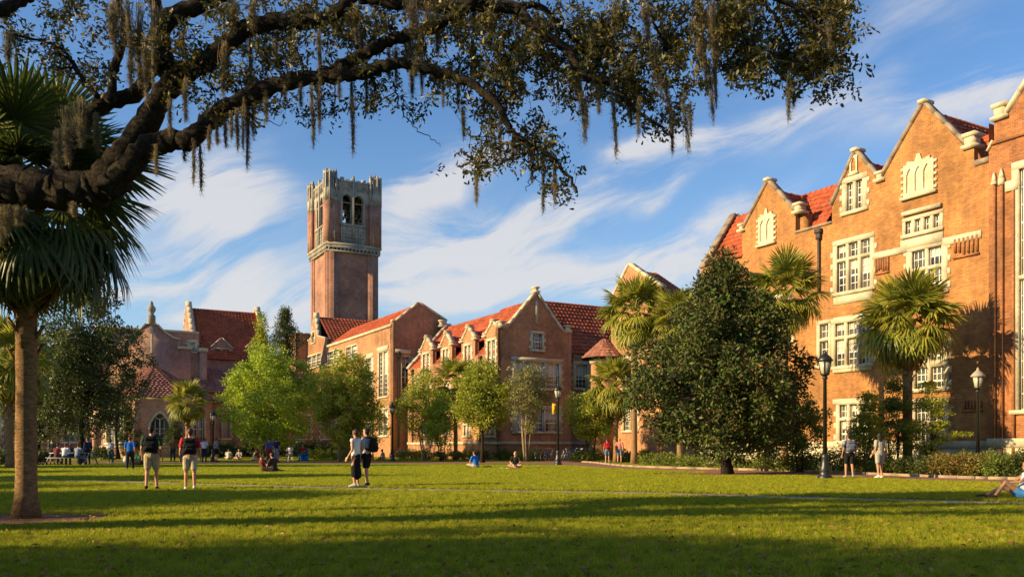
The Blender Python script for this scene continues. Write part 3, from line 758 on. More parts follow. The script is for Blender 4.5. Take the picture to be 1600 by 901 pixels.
# front gable
hw = FF.s_(893); pk = FF.s_(838); zt = FF.z_(838, 458); zs2 = 11.15
holes2 = []
def WF(px0, px1, y0, y1, **kw): holes2.append(window(cen, FF, FF.rect(px0, px1, y0, y1), **kw))
WF(832, 847, 521, 546, lights=1, cols=3, rows=4, sur=.2)
WF(806, 873, 566, 606, lights=3, cols=3, rows=6, sur=.34, blind=.7)
WF(806, 872, 640, 674, lights=3, cols=3, rows=5, sur=.34, blind=.4)
outF = [(0, 0), (hw, 0), (hw, zs2), (hw-.9, zs2), (pk, zt), (.9, zs2), (0, zs2)]
wallmesh(cen, FF, outF, holes2, BRICKC)
w = MB()
w.poly_wall(Face(FF.pt(hw, 0), D1, D2), [(0, 0), (3, 0), (3, 11), (0, zs2)], [])
w.prism(FF, [(0, 9), (hw, 9), (hw, zs2), (hw-.9, zs2), (pk, zt), (.9, zs2), (0, zs2)], -.45, -.29)
for a0, ak, a1, zt_, zz in bays: w.prism(FL, [(a0, ev-.6), (a1, ev-.6), (a1, min(zz, ev+1.5)), (ak, zt_), (a0, zz)], -.42, -.29)
# end gable wall of the long wing
Fe = Face(FL.pt(we, 0), D2, D1); gp = [(0, 0), (9, 0), (9, ev), (rv, rzc+.35), (0, ev)]
w.poly_wall(Fe, gp, []); Fe2 = Face(FL.pt(we-.4, 0), D2, -D1); w.poly_wall(Fe2, [(0, ev-1), (9, ev-1), (9, ev), (rv, rzc+.35), (0, ev)], [])
# front wing to the right of the gable
FW = FF.off(-.6); wx1 = 22
w.build('wall', BRICKC, cen)
holes3 = [window(cen, FW, FW.rect(900, 917, 570, 606), cols=3, rows=5, sur=.3, blind=.3), window(cen, FW, FW.rect(900, 917, 640, 672), cols=3, rows=5, sur=.3, blind=.3)]
wallmesh(cen, FW, [(hw, 0), (wx1, 0), (wx1, 9.4), (hw, 9.4)], holes3, BRICKC)
st = MB()
coping(st, FF, [(.9, zs2), (pk, zt)], h=.26); coping(st, FF, [(pk, zt), (hw-.9, zs2)], h=.26)
coping(st, FF, [(0, zs2), (.9, zs2)], h=.2); coping(st, FF, [(hw-.9, zs2), (hw, zs2)], h=.2)
for a0, ak, a1, zt_, zz in bays:
    coping(st, FL, [(a0, zz), (ak, zt_)], h=.2, w0=-.42); coping(st, FL, [(ak, zt_), (a1, min(zz, ev+1.5))], h=.2, w0=-.42)
coping(st, Fe, [(0, ev), (rv, rzc+.35)], w0=-.45, h=.3); coping(st, Fe, [(rv, rzc+.35), (9, ev)], w0=-.45, h=.3)
st.build_parts('coping_stone', STONE, cen)
st = MB()
kneeler(st, FF, .4, zs2+.1, .7, .7); kneeler(st, FF, hw-.4, zs2+.1, .7, .8); kneeler(st, FF, pk, zt+.05, .5, .7)
for a0, ak, a1, zt_, zz in bays: kneeler(st, FL, ak, zt_-.02, .3, .45); kneeler(st, FL, a1-.1, ev+1.45, .4, .5)
for a0, ak, a1, zt_, zz in bays[1:]: kneeler(st, FL, a0+.1, ev+1.45, .4, .5)
kneeler(st, Face(FL.pt(we-.2, 0), D2, -D1), rv-.6, rzc+.1, 1.0, 1.0)
st.build_parts('kneeler', STONE, cen)
st = MB(); a, b, c, d = FF.rect(799, 880, 559, 564); st.fbox(FF, a, b, -.02, .09, c, d)
for F, x1 in ((FL, we), (FW, wx1)): st.fbox(F, 0 if F is FL else hw, x1, -.02, .1, 1.3, 1.55)
st.fbox(FF, 0, hw, -.02, .1, 1.3, 1.55); st.fbox(FF, pk-.12, pk+.12, -.01, .1, FF.z_(838, 505), FF.z_(838, 470))
st.fbox(FW, hw, wx1, -.02, .12, 9.15, 9.4)
st.build_parts('string_course', STONE, cen)
def cp(a, v, z): return FL.pt(a, z, -v)
gz = zt-.5
rs = [(cp(.0, .1, ev), cp(we-.4, .1, ev), cp(we-.4, rv, rzc), cp(.4, rv, rzc)),
      (cp(we-.4, 9, ev), cp(5, 9, ev), cp(5, rv, rzc), cp(we-.4, rv, rzc))]
# front gable roof: ridge along D1 from the gable
pkv = pk
rs += [(cp(.4, pkv*2-.3, gz-3.4), cp(6, pkv*2-.3, gz-3.4), cp(6, pkv, gz), cp(.4, pkv, gz)), (cp(6, .3, gz-3.4), cp(.4, .3, gz-3.4), cp(.4, pkv, gz), cp(6, pkv, gz))]
# wing roof facing the camera
wr = 14.7
def wp(a, u, z): return FW.pt(a, z, -u)
rs2 = [(wp(hw-.2, -.3, 9.4), wp(wx1, -.3, 9.4), wp(wx1, 4.6, wr), wp(7.3, 4.6, wr)), (wp(wx1, 9.5, 9.4), wp(7.3, 9.5, 9.4), wp(7.3, 4.6, wr), wp(wx1, 4.6, wr))]
roof(cen, rs, th=.42, tw=.38, lift=.09, ridges=[(cp(.4, rv, rzc), cp(we-.4, rv, rzc))])
roof(cen, rs2, th=.5, tw=.4, lift=.12, ridges=[(wp(7.3, 4.6, wr), wp(wx1, 4.6, wr))])
# small roofs of the dormers
for a0, ak, a1, zt_, zz in bays[1:]:
    roof(cen, [(cp(a0, 3, zz-.2), cp(a0, .36, zz-.2), cp(ak, .36, zt_-.25), cp(ak, 3.2, zt_-.25)), (cp(a1, .36, zz-.2), cp(a1, 3, zz-.2), cp(ak, 3.2, zt_-.25), cp(ak, .36, zt_-.25))], th=.42, lift=.07)
downpipe(cen, FL, s_(646), 1.5, ev-.1); downpipe(cen, FW, hw+.25, 1.5, 9.3); downpipe(cen, FL, s_(752), 1.5, ev-.1)

# turret
TC = Vector((8.05, 74.6, 0)); tur = thing('round_turret', tuple(TC), 'small round brick turret with a conical tile roof beside the tall palm', 'turret')
m = MB(); m.lathe(TC, [(1.15, 0), (1.15, 8.7)], 20); m.build('wall', BRICKC, tur)
m = MB(); m.lathe(TC, [(1.2, 8.3), (1.35, 8.5), (1.35, 8.7), (1.15, 8.75)], 20); m.lathe(TC, [(1.18, 6.8), (1.26, 6.9), (1.18, 7.0)], 20); m.build('cornice', STONE, tur)
u = MB(); t = MB()
for j in range(12):
    a0, a1 = j/12*2*math.pi, (j+1)/12*2*math.pi
    e = [TC+Vector((2.1*math.cos(a), 2.1*math.sin(a), 8.8)) for a in (a0, a1)]; r_ = TC+Vector((0, 0, 10.6))
    roof_tiles(t, e[0], e[1], r_+(e[1]-r_)*.04, r_+(e[0]-r_)*.04, th=.4, tw=.4, under=u)
ro = u.build('roof', DARK, tur); tag(t.build('roof_tile', TILEB, ro), kind='stuff')

# ================================================================== LINK BLOCK behind the magnolia
lk = thing('link_building', (11.5, 68.5, 0), 'orange brick building with a pointed gable showing above the tall palm', 'building')
FJ = leftface((12.0, 68.5)); FJF = frontface((12.0, 68.5)); ja = FJ.s_(955); jm = FJ.s_(983)
zj = FJ.z_(983, 414)
wallmesh(lk, FJ, [(0, 0), (0, zj-2.6), (jm, zj), (ja, zj-2.6), (ja, 0)], [window(lk, FJ, FJ.rect(975, 995, 560, 605), lights=2, cols=2, rows=5), window(lk, FJ, FJ.rect(975, 995, 635, 672), lights=2, cols=2, rows=5)], BRICKC)
wallmesh(lk, FJF, [(0, 0), (10, 0), (10, 8.2), (3, 8.2), (3, zj-2.6), (0, zj-2.6)], [window(lk, FJF, (.8+i*3.4, 2.4+i*3.4, z0, z0+2.2), lights=2, cols=2, rows=4) for i in range(3) for z0 in (1.6, 5.2)], BRICKC)
w = MB(); w.prism(FJ, [(0, zj-4), (0, zj-2.6), (jm, zj), (ja, zj-2.6), (ja, zj-4)], -.45, -.29); w.build('wall', BRICKC, lk)
st = MB(); coping(st, FJ, [(0, zj-2.6), (jm, zj)], h=.25, w0=-.5); coping(st, FJ, [(jm, zj), (ja, zj-2.6)], h=.25, w0=-.5); st.build_parts('coping_stone', STONE, lk)
def jp(a, v, z): return FJ.pt(a, z, -v)
roof(lk, [(jp(0, 3, zj-3), jp(0, .4, zj-3), jp(jm, .4, zj-.4), jp(jm, 3, zj-.4)), (jp(ja, .4, zj-3), jp(ja, 3, zj-3), jp(jm, 3, zj-.4), jp(jm, .4, zj-.4)), (jp(0, 3, 8.2), jp(0, 10, 8.2), jp(3, 10, 10), jp(3, 3, 10))], th=.45, tw=.42)

# ================================================================== TALL WING left of the long one
cT = Vector((-12.57, 89.1)); FT = leftface(cT); FTF = frontface(cT)
tw_ = thing('library_wing', (cT.x, cT.y, 0), 'tall brick wing with high window bays, left of the row of dormer gables', 'building')
zt0 = 13.9; ta = FT.s_(512)
hl = [window(tw_, FT, FT.rect(513, 530, 548, 568), lights=2, cols=2, rows=4, sur=.15, quoin=False), window(tw_, FT, FT.rect(541, 558, 541, 561), lights=2, cols=2, rows=4, sur=.15, quoin=False),
      window(tw_, FT, FT.rect(572, 581, 560, 618), lights=1, cols=2, rows=10, sur=.5), window(tw_, FT, FT.rect(592, 606, 550, 619), lights=2, cols=2, rows=10, sur=.2, stone=STONE),
      window(tw_, FT, FT.rect(572, 581, 642, 676), lights=1, cols=2, rows=6, sur=.3), window(tw_, FT, FT.rect(592, 606, 640, 680), lights=2, cols=2, rows=7, sur=.2)]
wallmesh(tw_, FT, [(0, 0), (0, zt0), (ta, zt0), (ta, 0)], hl, BRICKC)
gk, ge = 3.1, 6.3
hf = [window(tw_, FTF, (1.15, 2.0, 6.2, 10.6), lights=1, cols=2, rows=8, sur=.1, quoin=False, wood=.04)]
wallmesh(tw_, FTF, [(0, 0), (ge, 0), (ge, 14.6), (gk, 16.3), (.5, 14.2), (0, 14.2)], hf, BRICKC)
w = MB(); w.prism(FTF, [(0, 12), (ge, 12), (ge, 14.6), (gk, 16.3), (.5, 14.2), (0, 14.2)], -.45, -.29)
w.poly_wall(Face(FTF.pt(ge, 0), D1, D2), [(0, 0), (20, 0), (20, zt0), (0, zt0)], [])
w.fbox(FTF, 2.3, 2.75, -.01, .35, 0, 9.9); w.fbox(FTF, 0, .35, -.35, .12, 0, 14.1)
w.build('wall', BRICKC, tw_)
st = MB(); coping(st, FTF, [(.5, 14.2), (gk, 16.3)], h=.25); coping(st, FTF, [(gk, 16.3), (ge, 14.6)], h=.25); coping(st, FTF, [(0, 14.2), (.5, 14.2)], h=.2)
st.fbox(FT, 0, ta, -.02, .16, zt0-.28, zt0); st.fbox(FTF, 2.2, 2.85, -.02, .42, 9.9, 10.5); st.fbox(FTF, 0, 2.1, -.02, .08, 10.9, 11.3)
a, b, c, d = FT.rect(590, 607, 541, 549); st.fbox(FT, a, b, -.02, .1, c, d); st.build_parts('coping_stone', STONE, tw_)
def tp(a, v, z): return FT.pt(a, z, -v)
roof(tw_, [(tp(.4, .05, zt0), tp(ta, .05, zt0), tp(ta, gk, 16.1), tp(.4, gk, 16.1)), (tp(ta, ge, zt0), tp(.4, ge, zt0), tp(.4, gk, 16.1), tp(ta, gk, 16.1))], th=.45, tw=.42, lift=.1, ridges=[(tp(.4, gk, 16.1), tp(ta, gk, 16.1))])
downpipe(tw_, FTF, .75, 1, 11)

# ---- gabled block in front of the tower
cG = Vector((-25, 115.5)); FG = leftface(cG); FGF = frontface(cG); ga = FG.s_(471); gm = FG.s_(492); zg = FG.z_(492, 489)
gb = thing('gabled_block', (cG.x, cG.y, 0), 'small brick block with a stone-edged gable at the foot of the tower', 'building')
hg = [window(gb, FG, FG.rect(487, 492, 519, 535), lights=1, cols=2, rows=4, sur=.2, quoin=False), window(gb, FG, FG.rect(474, 502, 556, 574), lights=4, cols=2, rows=4, sur=.2, quoin=False)]
wallmesh(gb, FG, [(0, 0), (0, zg-4.3), (gm-1.2, zg-3.4), (gm, zg), (gm+1.6, zg-3.4), (ga, zg-4), (ga, 0)], hg, BRICKC)
w = MB(); w.poly_wall(FGF, [(0, 0), (20, 0), (20, zg-4.3), (0, zg-4.3)], []); w.prism(FG, [(0, zg-5), (0, zg-4.3), (gm-1.2, zg-3.4), (gm, zg), (gm+1.6, zg-3.4), (ga, zg-4), (ga, zg-5)], -.5, -.29); w.build('wall', BRICKC, gb)
st = MB(); coping(st, FG, [(gm-1.2, zg-3.4), (gm, zg)], h=.3, w0=-.55); coping(st, FG, [(gm, zg), (gm+1.6, zg-3.4)], h=.3, w0=-.55); coping(st, FG, [(0, zg-4.3), (gm-1.2, zg-3.4)], h=.2); coping(st, FG, [(gm+1.6, zg-3.4), (ga, zg-4)], h=.2); st.build_parts('coping_stone', STONE, gb)
def gp_(a, v, z): return FG.pt(a, z, -v)
roof(gb, [(gp_(.1, 22, zg-4.6), gp_(.1, .5, zg-4.6), gp_(gm, .5, zg-.5), gp_(gm, 22, zg-.5)), (gp_(ga, .5, zg-4.6), gp_(ga, 22, zg-4.6), gp_(gm, 22, zg-.5), gp_(gm, .5, zg-.5))], th=.55, tw=.5, lift=.12)
# ---- far square block
cH = Vector((-31.2, 123)); FH = leftface(cH); FHF = frontface(cH); zh = 17.4
hb = thing('parapet_block', (cH.x, cH.y, 0), 'square brick block with a flat parapet behind the lime green tree', 'building')
wallmesh(hb, FH, [(0, 0), (0, zh), (9, zh-.6), (9, 0)], [window(hb, FH, FH.rect(442, 459, 540, 556), lights=4, cols=2, rows=3, sur=.2, quoin=False)], BRICKC)
w = MB(); w.poly_wall(FHF, [(0, 0), (7, 0), (7, zh-.3), (0, zh)], []); w.build('wall', BRICKC, hb)
st = MB(); coping(st, FH, [(0, zh), (9, zh-.6)], h=.2); coping(st, FHF, [(0, zh), (7, zh-.3)], h=.2); st.build_parts('coping_stone', STONE, hb)
# ---- low range behind the trees
cL = Vector((-24.8, 98)); FLo = frontface(cL)
lo = thing('low_range', (cL.x, cL.y, 0), 'low brick range with a dark tile roof behind the young green trees', 'building')
wallmesh(lo, FLo, [(-14, 0), (13, 0), (13, 7), (-14, 7)], [window(lo, FLo, (x, x+1.6, 2, 4.6), lights=2, cols=2, rows=4) for x in (-12, -9, -6, -3, 0, 3, 6, 9)], BRICKC)
roof(lo, [(FLo.pt(-14, 7, .3), FLo.pt(13, 7, .3), FLo.pt(13, 10, -4), FLo.pt(-14, 10, -4))], TILEB, th=.45, tw=.42, lift=.1)

# ================================================================== TOWER
tC = Vector((-31.2, 145)); TF = frontface(tC); TL = leftface(tC); tb = 9.8; tfw = 8.7
tow = thing('bell_tower', (tC.x, tC.y, 0), 'tall square brick bell tower with a pinnacled limestone belfry', 'tower')
def tz(y): return (HZ-y)*149/F_PX+CH
zb, zop0, zop1, ztop = tz(391), tz(355), tz(310), tz(289)
w = MB()
faces = [(TF, tfw), (TL, tb), (Face(TL.pt(tb, 0), D2, D1), tfw), (Face(TF.pt(tfw, 0), D1, D2), tb)]
for F, wd in faces:
    pw = 1.75
    w.poly_wall(F, [(0, 0), (wd, 0), (wd, zb), (0, zb)], [], 0)
    for a0, a1 in ((0, pw), (wd-pw, wd)): w.fbox(F, a0 if a0 else .001, a1, -.1, .22, 0, zb-.02)
    for a0, a1 in ((pw*.35, pw*.65), (wd-pw*.65, wd-pw*.35)): w.fbox(F, a0, a1, .2, .34, 0, zb-.02)
w.build('shaft', BRICKT, tow)
# belfry walls with arched openings
bw = MB(); sw = MB()
for F, wd in faces:
    m = wd/2; ow = 1.6; g_ = .25
    hs = [arch(m-g_-ow, m-g_, zop0, zop1-.85, .85, 4, False), arch(m+g_, m+g_+ow, zop0, zop1-.85, .85, 4, False)]
    stone_z = tz(322)
    bw.poly_wall(F, [(0, zb), (wd, zb), (wd, stone_z), (0, stone_z)], [[(m-2.2, zb+.3), (m+2.2, zb+.3), (m+2.2, stone_z-.2), (m-2.2, stone_z-.2)]], 0)
    sw.poly_wall(F, [(m-2.2, zb+.3), (m+2.2, zb+.3), (m+2.2, stone_z), (wd, stone_z), (wd, ztop), (0, ztop), (0, stone_z), (m-2.2, stone_z)], hs, .03, .9)
    # inner skin
    sw.poly_wall(F, [(.3, zb), (wd-.3, zb), (wd-.3, ztop), (.3, ztop)], hs, -.87)
    # mullion, balustrade, mouldings
    sw.fbox(F, m-.16, m+.16, -.05, .3, zb+.3, ztop+.9); sw.fbox(F, m-2.3, m+2.3, -.02, .3, zop0-.4, zop0-.05)
    for i in range(5): x = m-2.1+i*1.05; sw.fbox(F, x-.09, x+.09, .02, .2, zb+.5, zop0-.4)
    for i in range(4):
        x = m-2.1+i*1.05+.525
        for zz in (zb+1.0, zb+1.6, zb+2.2, zb+2.8): sw.fbox(F, x-.22, x+.22, .02, .14, zz, zz+.28)
    for q in range(9):   # upper blind panels
        x = .9+q*(wd-1.8)/8; sw.fbox(F, x-.07, x+.07, .02, .2, zop1+.6, ztop)
    for i in range(4):
        x = m-1.9+i*1.25; pts = [(x-.5, zop1+.9), (x, zop1+1.9), (x+.5, zop1+.9)]
        for p, q in zip(pts, pts[1:]): sw.beam(F.pt(*p, .1), F.pt(*q, .1), .12, .12)
    n_ = 9   # battlements
    for i in range(n_): x = .5+i*(wd-1)/(n_-1); sw.fbox(F, x-.32, x+.32, -.3, .12, ztop, ztop+(.5 if i % 2 == 0 else .2))
    sw.fbox(F, 0, wd, -.3, .2, ztop-.25, ztop)
    # corner buttress strips, stepping back as they rise
    for c0 in (.85, wd-.85):
        bw.fbox(F, c0-.62, c0+.62, 0, .55, zb, stone_z-.1)
        sw.fbox(F, c0-.66, c0+.66, 0, .58, stone_z-.1, stone_z+.5)
        sw.prism(F, [(c0-.4, stone_z+.5), (c0+.4, stone_z+.5), (c0, stone_z+2.4)], 0, .5)
        for dx in (-.42, .42): sw.fbox(F, c0+dx-.17, c0+dx+.17, 0, .42, stone_z+.5, ztop+.9); sw.prism(F, [(c0+dx-.2, ztop+.9), (c0+dx+.2, ztop+.9), (c0+dx, ztop+1.7)], 0, .4)
        sw.fbox(F, c0-.1, c0+.1, .5, .66, zb+.4, zb+3.2)
    # cornice band at the foot of the belfry
    sw.fbox(F, -.35, wd+.35, 0, .5, zb-.35, zb+.05); sw.fbox(F, -.5, wd+.5, 0, .68, zb+.05, zb+.5); sw.fbox(F, -.3, wd+.3, 0, .45, zb-1.0, zb-.75)
    for i in range(14): x = i*wd/13; sw.fbox(F, x-.12, x+.12, .3, .6, zb-.75, zb-.35)
tag(bw.build('belfry_brick', BRICKT, tow), kind='stuff'); tag(sw.build('belfry_stone', STONEG, tow), kind='stuff')
for i, (F, c0) in enumerate(((TF, .1), (TF, tfw-.1), (TL, tb-.1))):    # octagonal corner pinnacles
    p = Vector(F.pt(c0, 0, -.1)); m = MB()
    q_ = MB(); q_.lathe(p, [(.93, zb+.4), (.93, tz(322))], 8, R(22)); q_.build('pinnacle_base', BRICKT, tow)
    m.lathe(p, [(.97, tz(322)), (.95, tz(305)), (.8, tz(304)), (.8, ztop+.7), (.95, ztop+.75), (.95, ztop+1.05), (.5, ztop+1.15)], 8, R(22))
    for j in range(8):
        a = R(22+45*j); m.beam(p+Vector((.85*math.cos(a), .85*math.sin(a), tz(324))), p+Vector((.85*math.cos(a), .85*math.sin(a), ztop+1.35)), .22, .22, up=(1, 0, 0))
    tag(m.build('pinnacle', STONEG, tow), kind='stuff')
fl = MB(); fl.quad(*[Vector(TF.pt(a, 0, -d))+Vector((0, 0, zop0-.6)) for a, d in ((.2, .2), (tfw-.2, .2), (tfw-.2, tb-.2), (.2, tb-.2))])
fl.quad(*[Vector(TF.pt(a, 0, -d))+Vector((0, 0, ztop-.4)) for a, d in ((.2, .2), (tfw-.2, .2), (tfw-.2, tb-.2), (.2, tb-.2))]); fl.build('belfry_floor', DARK, tow)
# carillon bells on their frame
for row in range(5):
    for i in range(6):
        p = Vector(TF.pt(2.6+i*.85, 0, -4.2+(row % 2)*1.2))+Vector((0, 0, zop0+.4+row*.95)); m = MB(); r_ = .36-.03*row
        m.lathe(p, [(r_, 0), (r_*.85, .12), (r_*.6, .4), (r_*.5, .6), (r_*.15, .7)], 8); m.build('bell', BRONZE, tow)
m = MB()
for row in range(6): m.beam(TF.pt(1.6, zop0+row*.95+.15, -4.0), TF.pt(tfw-1.6, zop0+row*.95+.15, -4.0), .16, .16)
for i in range(5): m.beam(TF.pt(2.1+i*1.25, zop0-.5, -4.0), TF.pt(2.1+i*1.25, ztop-.5, -4.0), .16, .16, up=(1, 0, 0))
m.build('bell_frame', LEAD, tow)

# ================================================================== LEFT HALL (gable, apse and wings)
kc = Vector((-38.85, 92)); FK = frontface(kc)
kh = thing('chapel_hall', (kc.x, kc.y, 0), 'pink brick hall with a stepped gable and finial above a faceted bay', 'building')
zk = FK.z_(237, 503); zks = FK.z_(280, 531)
FK1 = FK.off(-.5)
hk = [window(kh, FK1, FK1.rect(296, 304, 535, 549), cols=2, rows=4, sur=.3)]
wallmesh(kh, FK1, [(-5.6, 0), (4.95, 0), (4.95, 13.7), (-5.6, 13.7)], hk, BRICKK)
gpoly = [(-4, 0), (4, 0), (4.0, zks-.9), (2.9, zks-.9), (2.9, zks), (2.0, zks+.25), (1.2, zk-1.0), (.5, zk-.25), (-.5, zk-.25), (-1.2, zk-1.0), (-2.0, zks+.25), (-2.9, zks), (-2.9, zks-.9), (-4, zks-.9)]
w = MB(); w.prism(FK, gpoly, -.48, 0); w.fbox(FK1, 4.95, 5.7, -1.5, .5, 0, 11.6); w.poly_wall(Face(FK1.pt(4.95, 0), D1, D2), [(0, 0), (12, 0), (12, 13.7), (0, 13.7)], []); w.build('wall', BRICKK, kh)
st = MB(); coping(st, FK, [(2.0, zks+.25), (1.2, zk-1.0), (.5, zk-.25), (-.5, zk-.25), (-1.2, zk-1.0), (-2.0, zks+.25)], h=.22); coping(st, FK, [(2.0, zks+.2), (2.9, zks)], h=.22); coping(st, FK, [(-2.9, zks), (-2.0, zks+.2)], h=.22)
st.fbox(FK, 2.6, 4.1, -.4, .15, zks-.95, zks-.7); st.fbox(FK, -4.1, -2.6, -.4, .15, zks-.95, zks-.7)
st.fbox(FK1, -5.6, 4.95, -.3, .08, 13.62, 13.85); st.fbox(FK1, 4.85, 5.8, -1.55, .58, 11.6, 12.0)
st.fbox(FK, -.12, .12, 0, .06, 8.5, zk-.6); st.build_parts('coping_stone', STONE, kh)
m = MB(); m.lathe(Vector(FK.pt(0, zk-.2, -.2)), [(.42, 0), (.42, .9), (.3, 1.0), (.22, 1.15), (.42, 1.45), (.45, 1.75), (.3, 1.95), (.18, 2.1), (.22, 2.2), (.08, 2.5)], 10); m.build('finial', STONEG, kh)
# faceted bay
C8 = Vector((-38.8+.3, 91.5)); R8 = 6.1; az0 = math.atan2(-D1.y, -D1.x)
vs_ = [C8+Vector((math.cos(az0+R(22.5+45*i)), math.sin(az0+R(22.5+45*i))))*R8 for i in range(-4, 4)]
apz = 6.05
u = MB(); t = MB(); st = MB(); w = MB()
for i in range(7):
    a, b = vs_[i], vs_[i+1]; mid = (a+b)/2; nn = (mid-C8).normalized()
    if nn.dot(-D1) < -.3: continue
    S = (b-a).normalized(); Fx = Face(a, S, nn); ln = (b-a).length
    hh = []
    if nn.dot(-D1) > .9: hh = [arch_window(kh, Fx, (ln/2-.85, ln/2+.85, 1.5, 3.4), 1.1, 2, label=None)]
    else: hh = [window(kh, Fx, (ln/2-.95, ln/2+.95, 1.5, 4.4), lights=2, cols=2, rows=4, sur=.28)]
    w.poly_wall(Fx, [(0, 0), (ln, 0), (ln, apz), (0, apz)], hh, 0, .2)
    st.fbox(Fx, -.05, ln+.05, -.3, .12, apz-.22, apz); st.fbox(Fx, 0, ln, -.02, .1, 1.0, 1.2)
    for e in (0, ln): st.fbox(Fx, e-.28, e+.28, -.05, .34, 3.6, 4.1); w.fbox(Fx, e-.22, e+.22, -.05, .28, 0, 3.6)
    ap = Vector((C8.x, C8.y, 9.9)); e0 = Vector((*(C8+(a-C8)*1.07), apz+.02)); e1 = Vector((*(C8+(b-C8)*1.07), apz+.02))
    roof_tiles(t, e0, e1, ap+(e1-ap)*.02, ap+(e0-ap)*.02, th=.42, tw=.4, lift=.1, under=u)
w.build('bay_wall', BRICKK, kh); st.build('bay_cornice', STONE, kh)
ro = u.build('roof', DARK, kh); tag(t.build('roof_tile', TILEB, ro), kind='stuff')
# low wing to the right of the bay
FK2 = frontface((C8.x+4.9, 93.2))
wallmesh(kh, FK2, [(0, 0), (14, 0), (14, 5.9), (0, 5.9)], [arch_window(kh, FK2, (FK2.s_(297)+.1, FK2.s_(318), 1.5, 3.6), 1.2, 2)], BRICKK)
roof(kh, [(FK2.pt(-1, 5.9, .35), FK2.pt(14, 5.9, .35), FK2.pt(14, 9.4, -3.6), FK2.pt(-1, 9.4, -3.6))], TILED, th=.42, tw=.4, lift=.1)
# low wing to the left
FK4 = frontface((-56, 86.5)); st = MB()
hq = [window(kh, FK4, (x, x+2.2, 1.6, 4.2), lights=2, cols=2, rows=4, sur=.3) for x in (-3, 1.2, 5.4, 9.4)]
wallmesh(kh, FK4, [(-16, 0), (13, 0), (13, 6), (-16, 6)], hq, BRICKK)
roof(kh, [(FK4.pt(-16, 6, .3), FK4.pt(13, 6, .3), FK4.pt(13, 9.6, -4), FK4.pt(-16, 9.6, -4))], TILEB, th=.42, tw=.4, lift=.1)
# steep roofed range behind
FS = frontface((-39.2, 104)); s0, s1 = FS.s_(308), FS.s_(413); sh = thing('steep_roof_hall', FS.pt(s0, 0), 'steep red-roofed hall with small brick dormers behind the pink hall', 'building')
ze, zr = FS.z_(350, 562), 18.6
wallmesh(sh, FS, [(s0, 0), (s1+.4, 0), (s1+.4, ze), (s0, ze)], [window(sh, FS, (s0+1.5+i*3, s0+3+i*3, 8, 10), lights=2, cols=2, rows=3, sur=.2) for i in range(3)], BRICKK)
roof(sh, [(FS.pt(s0, ze, .3), FS.pt(s1, ze, .3), FS.pt(s1, zr, -5), FS.pt(s0, zr, -5)), (FS.pt(s1, ze, -10), FS.pt(s0, ze, -10), FS.pt(s0, zr, -5), FS.pt(s1, zr, -5))], TILE, th=.42, tw=.4, lift=.1, ridges=[(FS.pt(s0, zr, -5), FS.pt(s1, zr, -5))])
w = MB(); st = MB()
for e in (s0-.45, s1):
    Fq = Face(FS.pt(e, 0), D1, -D2)
    w.prism(Fq, [(-.4, 0), (10.4, 0), (10.4, ze), (5, zr+.8), (-.4, ze+.4)], -.45, 0)
    coping(st, Fq, [(-.4, ze+.4), (5, zr+.8)], w0=-.55, w1=.1, h=.25); coping(st, Fq, [(5, zr+.8), (10.4, ze)], w0=-.55, w1=.1, h=.25)
w.build('gable_wall', BRICKK, sh); st.build_parts('coping_stone', STONE, sh)
for px in (348, 403):
    m_ = FS.s_(px); Fd = FS.off(-.6); hwd = 1.35; z0 = ze-.1; z1 = Fd.z_(px, 544); zp = Fd.z_(px, 528)
    ob = MB(); hd = window(sh, Fd, (m_-.95, m_+.95, z0+.15, z1-.1), lights=2, cols=2, rows=3, sur=.1, quoin=False)
    ob.poly_wall(Fd, [(m_-hwd, z0), (m_+hwd, z0), (m_+hwd, z1), (m_, zp), (m_-hwd, z1)], [hd], 0, .2)
    for e in (-hwd, hwd-.15): ob.fbox(Fd, m_+e, m_+e+.15, -3, -.01, z0, z1-.02)
    ob.build('dormer', BRICKK, sh)
    sd = MB(); coping(sd, Fd, [(m_-hwd, z1), (m_, zp), (m_+hwd, z1)], h=.16, w0=-.3, w1=.08); sd.build_parts('coping_stone', STONE, sh)
    roof(sh, [(Fd.pt(m_-hwd, z1, -.2), Fd.pt(m_-hwd, z1, -3), Fd.pt(m_, zp, -3), Fd.pt(m_, zp, -.2)), (Fd.pt(m_+hwd, z1, -3), Fd.pt(m_+hwd, z1, -.2), Fd.pt(m_, zp, -.2), Fd.pt(m_, zp, -3))], th=.4, tw=.4)

# ================================================================== VEGETATION
def leafset(P_, Nn, size, asp=.45, droop=0, six=False, spread=None):
    """one small folded leaf per point; returns verts, loops, starts"""
    n = len(P_); sz = size*(.7+.6*rng.random(n))[:, None]
    ax = Nn if spread is None else Nn
    ax = ax/np.linalg.norm(ax, axis=1)[:, None]
    rv_ = rng.normal(size=(n, 3)); sd = np.cross(ax, rv_); sd /= np.linalg.norm(sd, axis=1)[:, None]+1e-9
    up = np.cross(sd, ax); fl_ = np.where(up[:, 2:] < -.0, -1., 1.)*np.where(rng.random((n, 1)) < .1, -1., 1.); sd = sd*fl_; up = up*fl_
    if not six:
        v = np.stack([P_, P_+ax*sz*.5+sd*sz*asp*.5+up*sz*.06, P_+ax*sz, P_+ax*sz*.5-sd*sz*asp*.5+up*sz*.06], 1).reshape(-1, 3)
        k_ = 4
    else:   # obovate: narrow at the stalk, broad near the tip
        v = np.stack([P_, P_+ax*sz*.35+sd*sz*asp*.28+up*sz*.05, P_+ax*sz*.75+sd*sz*asp*.5+up*sz*.04, P_+ax*sz-up*sz*.04, P_+ax*sz*.75-sd*sz*asp*.5+up*sz*.04, P_+ax*sz*.35-sd*sz*asp*.28+up*sz*.05], 1).reshape(-1, 3)
        k_ = 6
    return v, np.arange(n*k_), np.arange(n)*k_
